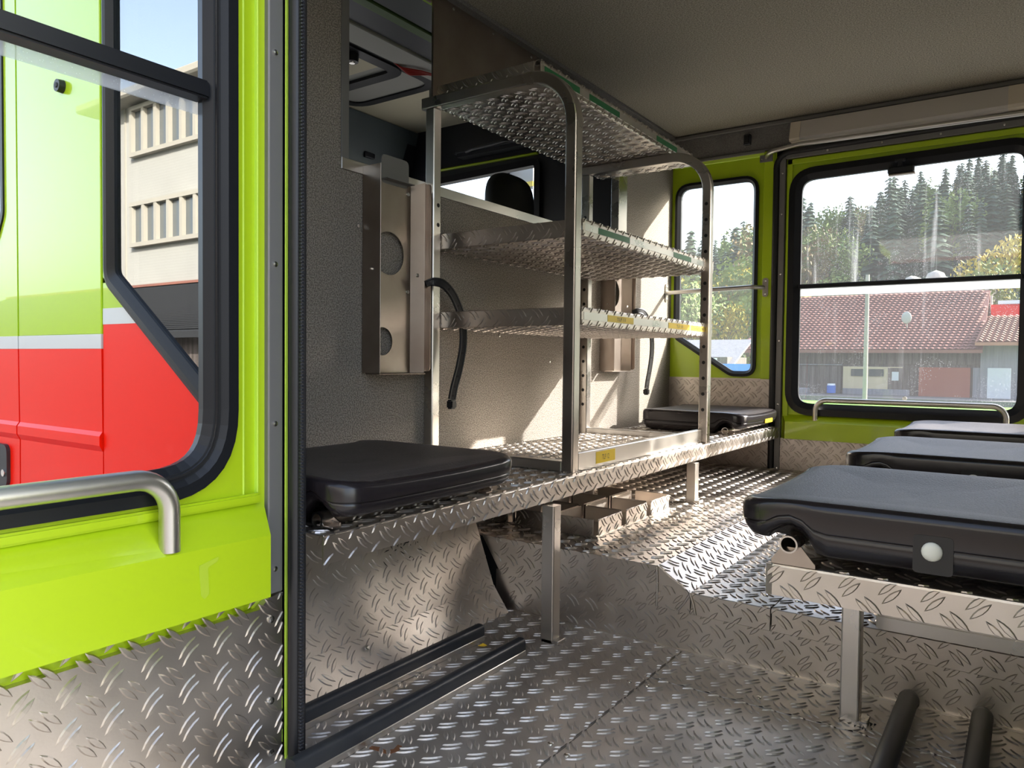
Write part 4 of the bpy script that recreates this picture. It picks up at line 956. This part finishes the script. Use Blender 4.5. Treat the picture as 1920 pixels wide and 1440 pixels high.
for r in range(rows):
    t0 = r / rows; xs = xl + 1.0 * t0; n_ = int((xr - xs) / .26)
    for k in range(n_):
        o = Vector((xs + k * .26, YB - .3, ze - .1)) + d * (t0 * Ls)
        u_ = X * .24; q = [o, o + X * .12 + nn * .05, o + u_, o + u_ + d * (Ls / rows * 1.02), o + X * .12 + nn * .02 + d * (Ls / rows * 1.02), o + d * (Ls / rows * 1.02)]
        q = [x + nn * .05 for x in q[:3]] + [x + nn * .01 for x in q[3:]]
        b.add(q, [(0, 1, 4, 5), (1, 2, 3, 4)])
b.build('roof_tiles', 'roof_tile', rf, kind='stuff')
def fac(x0, x1, z0, z1, name, mt, d_=.1, y=YB + .6): return B().box((x0, y - d_, z0), (x1, y, z1), .01).build(name, mt, bn)
fac(-8.15, -5.35, zg, .55, 'annex_wall', 'cream_wall', .2); fac(-2.3, -1.95, zg, .55, 'annex_wall', 'grey_wood', .2)
fac(-8.15, -5.0, zg, -.60, 'plinth', 'grey_wood', .25)
for x in (-7.75, -6.9): fac(x, x + .7, .05, .42, 'window', 'dark_glass', .26)
fac(-6.0, -5.35, zg, .5, 'door', 'old_wood', .24); fac(-5.82, -5.5, -.15, .3, 'pane', 'pale_door', .27)
fac(-4.6, -2.4, -1.0, .55, 'barn_door', 'red_door', .3)
fac(-9.2, -8.6, .0, .40, 'window', 'cream_wall', .12); fac(-10.4, -8.2, .60, .66, 'beam', 'grey_wood', .14); fac(-10.9, -8.25, -1.0, .55, 'board_wall', 'old_wood', .13)
for k in range(28):
    x = -12.7 + k * .39
    fac(x, x + .33, .68, 1.35, 'plank', 'old_wood', .05 + .04 * random.random())
# right lower wing
fac(-2.0, 2.0, zg, 1.8, 'wing_wall', 'grey_wood', .3); fac(-1.7, -.75, -1.0, .55, 'wing_door', 'pale_door', .36)
wr = B().hexa(slope_quad(-2.2, 2.5, -1.9, 2.5, YB - .6, 1.75, YB + 3.5, 3.2)).build('wing_roof', 'roof_tile_pale', bn)
b = B(); d2 = Vector((0, 4.1, 1.45)); L2 = d2.length; d2.normalize(); n2 = Vector((0, -d2.z, d2.y))
for r in range(14):
    for k in range(17):
        o = Vector((-2.15 + .3 * r / 14 + k * .27, YB - .6, 1.75)) + d2 * (L2 * r / 14); e_ = d2 * (L2 / 14)
        b.add([o + n2 * .05, o + X * .13 + n2 * .12, o + X * .26 + n2 * .05, o + X * .26 + e_, o + X * .13 + n2 * .07 + e_, o + e_], [(0, 1, 4, 5), (1, 2, 3, 4)])
b.build('roof_tiles', 'roof_tile_pale', wr, kind='stuff')
# red shed behind the wing
rs = thing('shed', 'red shed with white roof edge behind the barn wing', 'shed', (0, YB + 8, GZ)); B().box((-2.3, YB + 8, zg), (3, YB + 12, 4.1)).build('wall', 'red_gloss', rs); B().box((-1.6, YB + 7.8, 4.1), (3, YB + 12, 4.3)).build('roof_edge', 'white_paint', rs)
sd = thing('satellite_dish', 'grey satellite dish on the barn roof', 'satellite dish', (-4.9, YB + 1.2, 4))
b = B(); b.ball((-5.35, YB + 1.4, 3.1), .32, sc=(.75, .3, 1), seg=16); b.build('dish', 'hatch_grey', sd); B().cyl((-5.35, YB + 1.8, 2.4), (-5.35, YB + 1.5, 3.05), .03).build('mount', 'hatch_grey', sd)
tag(B().cyl((-6.0, 36, GZ - .2), (-6.0, 36, 4.6), .10, .08, 10).build('utility_pole', 'pole_wood'), 'wooden utility pole standing in front of the barn', 'pole')
tag(B().cyl((-8.55, YB - .4, zg + .3), (-8.55, YB - .4, -.45), .22, n=14).cyl((-8.55, YB - .4, -.45), (-8.55, YB - .4, -.36), .2, .19, n=14, m=1).build('barrel', ['blue_barrel', 'white_paint']), 'blue barrel beside the cream wall of the barn', 'barrel')
tag(B().box((-11.0, YB - .6, zg + .15), (-9.7, YB + .1, -.62), .05).build('stacked_crate', 'grey_wood'), 'pale crate standing against the dark barn wall', 'crate')
B_ = B().box((-30, 38.5, zg - .1), (30, 43, zg + .25)); br_ = B_.build('road', 'asphalt'); br_['kind'] = 'structure'
# small gable house and blue banner seen through the quarter window
sg = thing('banner', 'blue banner with white digits seen in the small far window', 'banner', (-6.3, 19, GZ))
b = B().box((-8.4, 19, -.55), (-5.6, 19.05, .62)); text_mesh(b, '10', (-6.42, 19, -.1), X, Z, .45, 1, width=.55, off=.01); b.v = [(x, 38.0 - y if False else y, z) for x, y, z in b.v]; b.build('cloth', ['blue_sign', 'white_paint'], sg)
for x in (-8.4, -5.6): B().cyl((x, 19.04, GZ), (x, 19.04, .64), .03).build('post', 'alu', sg)
gh2 = thing('field_shed', 'low grey wooden shed behind the blue banner', 'shed', (-13, 36, GZ))
B().box((-18, 36, zg), (-12.2, 39, .95)).build('wall', 'old_wood', gh2); B().hexa(slope_quad(-18.5, -11.9, -16, -11.9, 35.8, .5, 39, 1.9, .1)).build('roof', 'grey_wood', gh2); B().box((-13.6, 35.9, -.1), (-12.7, 35.99, .9)).build('door', 'pale_door', gh2)
# spoil heap behind the barn ridge
b = B(); rr = RNG.random((60, 4))
for k in range(60): b.ball((-10.5 + rr[k, 0] * 7.5, 66 + rr[k, 1] * 3, 6.0 + rr[k, 2] * 1.6 * (1 - abs(rr[k, 0] - .5) * 1.6)), .4 + rr[k, 3] * .5, seg=6)
b.box((-11, 66, 0), (-2.5, 70, 5.9)); tag(b.build('gravel_heap', 'rock_pale'), 'pale gravel heap rising behind the barn ridge', 'gravel', kind='stuff')

# trees
def conifer_mesh(seed, h=16):
    r = random.Random(seed); b = B(); b.cyl((0, 0, 0), (0, 0, h * .96), .22, .03, 6, m=1)
    z = h * .10; lv_ = 0
    while z < h * .97:
        f = 1 - z / h; R_ = (.6 + 3.0 * f ** .85) * (h / 16); nb = 9 if f > .3 else 6
        a0 = r.random() * 6
        for k in range(nb):
            a = a0 + 2 * PI * k / nb + r.uniform(-.2, .2); rr_ = R_ * r.uniform(.7, 1.12); dr = rr_ * r.uniform(.25, .5); wd = rr_ * .36
            ca, sa = math.cos(a), math.sin(a)
            tip = (ca * rr_, sa * rr_, z - dr); m1_ = (ca * rr_ * .55 - sa * wd, sa * rr_ * .55 + ca * wd, z - dr * .55); m2_ = (ca * rr_ * .55 + sa * wd, sa * rr_ * .55 - ca * wd, z - dr * .55)
            b.add([(0, 0, z + .25), m1_, tip, m2_, (ca * rr_ * .5, sa * rr_ * .5, z - dr * .25)], [(0, 1, 4), (1, 2, 4), (2, 3, 4), (3, 0, 4)])
        z += h * (.030 + .022 * f); lv_ += 1
    me_ob = b.build('conifer', ['conifer', 'bark'], origin=(0, 0, 0)); return me_ob
def leafy_mesh(seed, mt, h=9, n=1500, name='broadleaf_tree'):
    r = random.Random(seed); b = B(); b.cyl((0, 0, 0), (0, 0, h * .5), .18, .10, 7, m=1); cl_ = []
    for k in range(16):
        a = r.random() * 6.28; q = r.random() ** .5 * h * .26; zz = h * r.uniform(.35, .88); cl_.append((math.cos(a) * q, math.sin(a) * q, zz, h * r.uniform(.10, .17)))
        b.cyl((0, 0, h * .35), (math.cos(a) * q, math.sin(a) * q, zz), .06, .02, 4, m=1, caps=False)
    for k in range(n):
        c = cl_[k % 16]; v = Vector((r.gauss(0, 1), r.gauss(0, 1), r.gauss(0, 1))).normalized() * c[3] * r.uniform(.6, 1.1)
        p = Vector(c[:3]) + v; s_ = h * .018 * r.uniform(.7, 1.5); u_ = Vector((r.gauss(0, 1), r.gauss(0, 1), r.gauss(0, 1))).normalized() * s_; w_ = u_.orthogonal().normalized() * s_ * .7
        b.add([p - u_, p + w_, p + u_, p - w_], [(0, 1, 2, 3)])
    return b.build(name, [mt, 'bark'], origin=(0, 0, 0))
con = [conifer_mesh(k) for k in range(4)]; lf = [leafy_mesh(11, 'leaf_green'), leafy_mesh(12, 'leaf_yellow'), leafy_mesh(13, 'leaf_brown')]
placed = {o.name: False for o in con + lf}
def put(src, x, y, z, sc, lab, cat, grp):
    if not placed.get(src.name, True): o = src; placed[src.name] = True
    else: o = src.copy(); COL.objects.link(o)
    o.location = (x, y, z); o.scale = (sc, sc, sc * random.uniform(.92, 1.1)); o.rotation_euler = (0, 0, random.random() * 6.28); tag(o, lab, cat, grp); return o
cnt = 0
for row in range(11):
    y0 = 95 + row * 13
    k = 0
    for k in range(25):
        az = math.radians(-27 + k * 1.28 + random.uniform(-.5, .5)); D_ = y0 + random.uniform(-5, 5); x = math.tan(az) * D_
        if math.degrees(az) < -21 and row > 8: continue
        if random.random() < .80:
            put(con[random.randrange(4)], x, D_, hz(x, D_) - .5, random.uniform(.55, .92), 'dark conifer in the hillside forest', 'tree', 'conifers of the hillside forest')
        else:
            put(lf[random.choice((0, 0, 2))], x, D_, hz(x, D_) - .5, random.uniform(.9, 1.4), 'rounded broadleaf tree among the hillside conifers', 'tree', 'broadleaf trees of the hillside forest')
        cnt += 1
FL = ['yellow autumn tree at the left edge of the big far window', 'small green tree right of the yellow one, above the barn ridge', 'tall yellow tree at the left edge of the small far window',
      'yellow tree second from the left in the small far window', 'green tree in the middle of the small far window', 'yellow tree just right of the middle of the small window',
      'green tree at the right in the small far window', 'green tree at the right edge of the small far window', 'green tree hidden behind the post between the two far windows',
      'yellow tree above the red shed at the right', 'green tree beside the red shed at the right edge', 'green tree outside left of the small far window',
      'brownish tall tree behind the trees in the small window', 'low green bush tree at lower left of the small window', 'low yellow bush tree below the grab bar in the small window',
      'low green bush tree above the tiled gable in the small window', 'brownish tree on the slope at the left of the big window']
for (az, D_, sc, q) in ((-13.2, 62, 1.0, 1), (-12.0, 75, .8, 0), (-22.5, 60, 1.35, 1), (-21.2, 66, 1.2, 1), (-20.2, 58, 1.15, 0), (-19.0, 64, 1.25, 1), (-17.8, 60, 1.2, 0), (-16.8, 70, 1.2, 0), (-15.2, 66, .95, 0), (-2.0, 75, 1.05, 1), (-1.2, 68, 1.0, 0), (-23.5, 55, 1.0, 0), (-16.0, 80, 1.4, 2), (-21.8, 48, .8, 0), (-19.4, 50, .75, 1), (-17.2, 52, .75, 0), (-13.8, 85, 1.2, 2)):
    x = math.tan(math.radians(az)) * D_
    lab = FL.pop(0)
    put(lf[q], x, D_, hz(x, D_) - .5, sc, lab, 'tree', ('green', 'yellow', 'brownish')[q] + ' trees at the foot of the hill')

# ================================================================== OUTSIDE, near side: buildings mirrored in the near windows
ob_ = thing('office_building', 'pale concrete building with window strips mirrored in the near quarter window', 'building', (-14, -12, GZ))
YC = -10.3
B().box((-23.2, YC - 9, GZ), (9, YC, 7.95)).build('wall', 'concrete', ob_)
B().box((-23.9, YC - 10, 7.95), (10, YC + .6, 8.2), .05).build('roof_slab', 'concrete_frame', ob_)
for zb, zt_ in ((6.55, 7.75), (3.95, 5.0)):
    f = B().box((-21.7, YC, zb - .12), (7.5, YC + .16, zb)).box((-21.7, YC, zt_), (7.5, YC + .16, zt_ + .12)).build('window_band', 'concrete_frame', ob_)
    for k in range(46):
        x = -21.7 + k * .64
        m_ = B().box((x, YC, zb), (x + .13, YC + .15, zt_)).build('mullion', 'concrete_frame', f)
        if k < 45: B().box((x + .13, YC, zb), (x + .64, YC + .03, zt_)).build('pane', 'win_glass', f)
B().box((-22.2, YC + .001, GZ), (-22.12, YC + .03, 7.95)).build('joint', 'concrete_frame', ob_)
b = B().hexa([(-30, -10.2, 2.5), (6, -10.2, 2.5), (6, -6.4, 1.0), (-30, -6.4, 1.0), (-30, -10.2, 2.62), (6, -10.2, 2.62), (6, -6.4, 1.12), (-30, -6.4, 1.12)])
an = thing('annex', 'low annex with black corrugated roof mirrored in the near quarter window', 'annex', (-12, -8, GZ))
rfo = b.build('roof', 'black_roof', an)
b = B()
for k in range(34):
    t_ = k / 34; b.box((-30, -10.2 + 3.8 * t_, 2.62 - 1.5 * t_), (6, -10.2 + 3.8 * t_ + .05, 2.65 - 1.5 * t_))
b.build('corrugation', 'black_roof', rfo, kind='stuff')
B().box((-30, -10.25, 2.6), (6, -10.15, 2.72)).build('ridge_cap', 'roof_tile', an)
B().box((-29.5, -10.1, GZ), (5.5, -6.8, 1.1)).build('wall', 'old_wood', an)
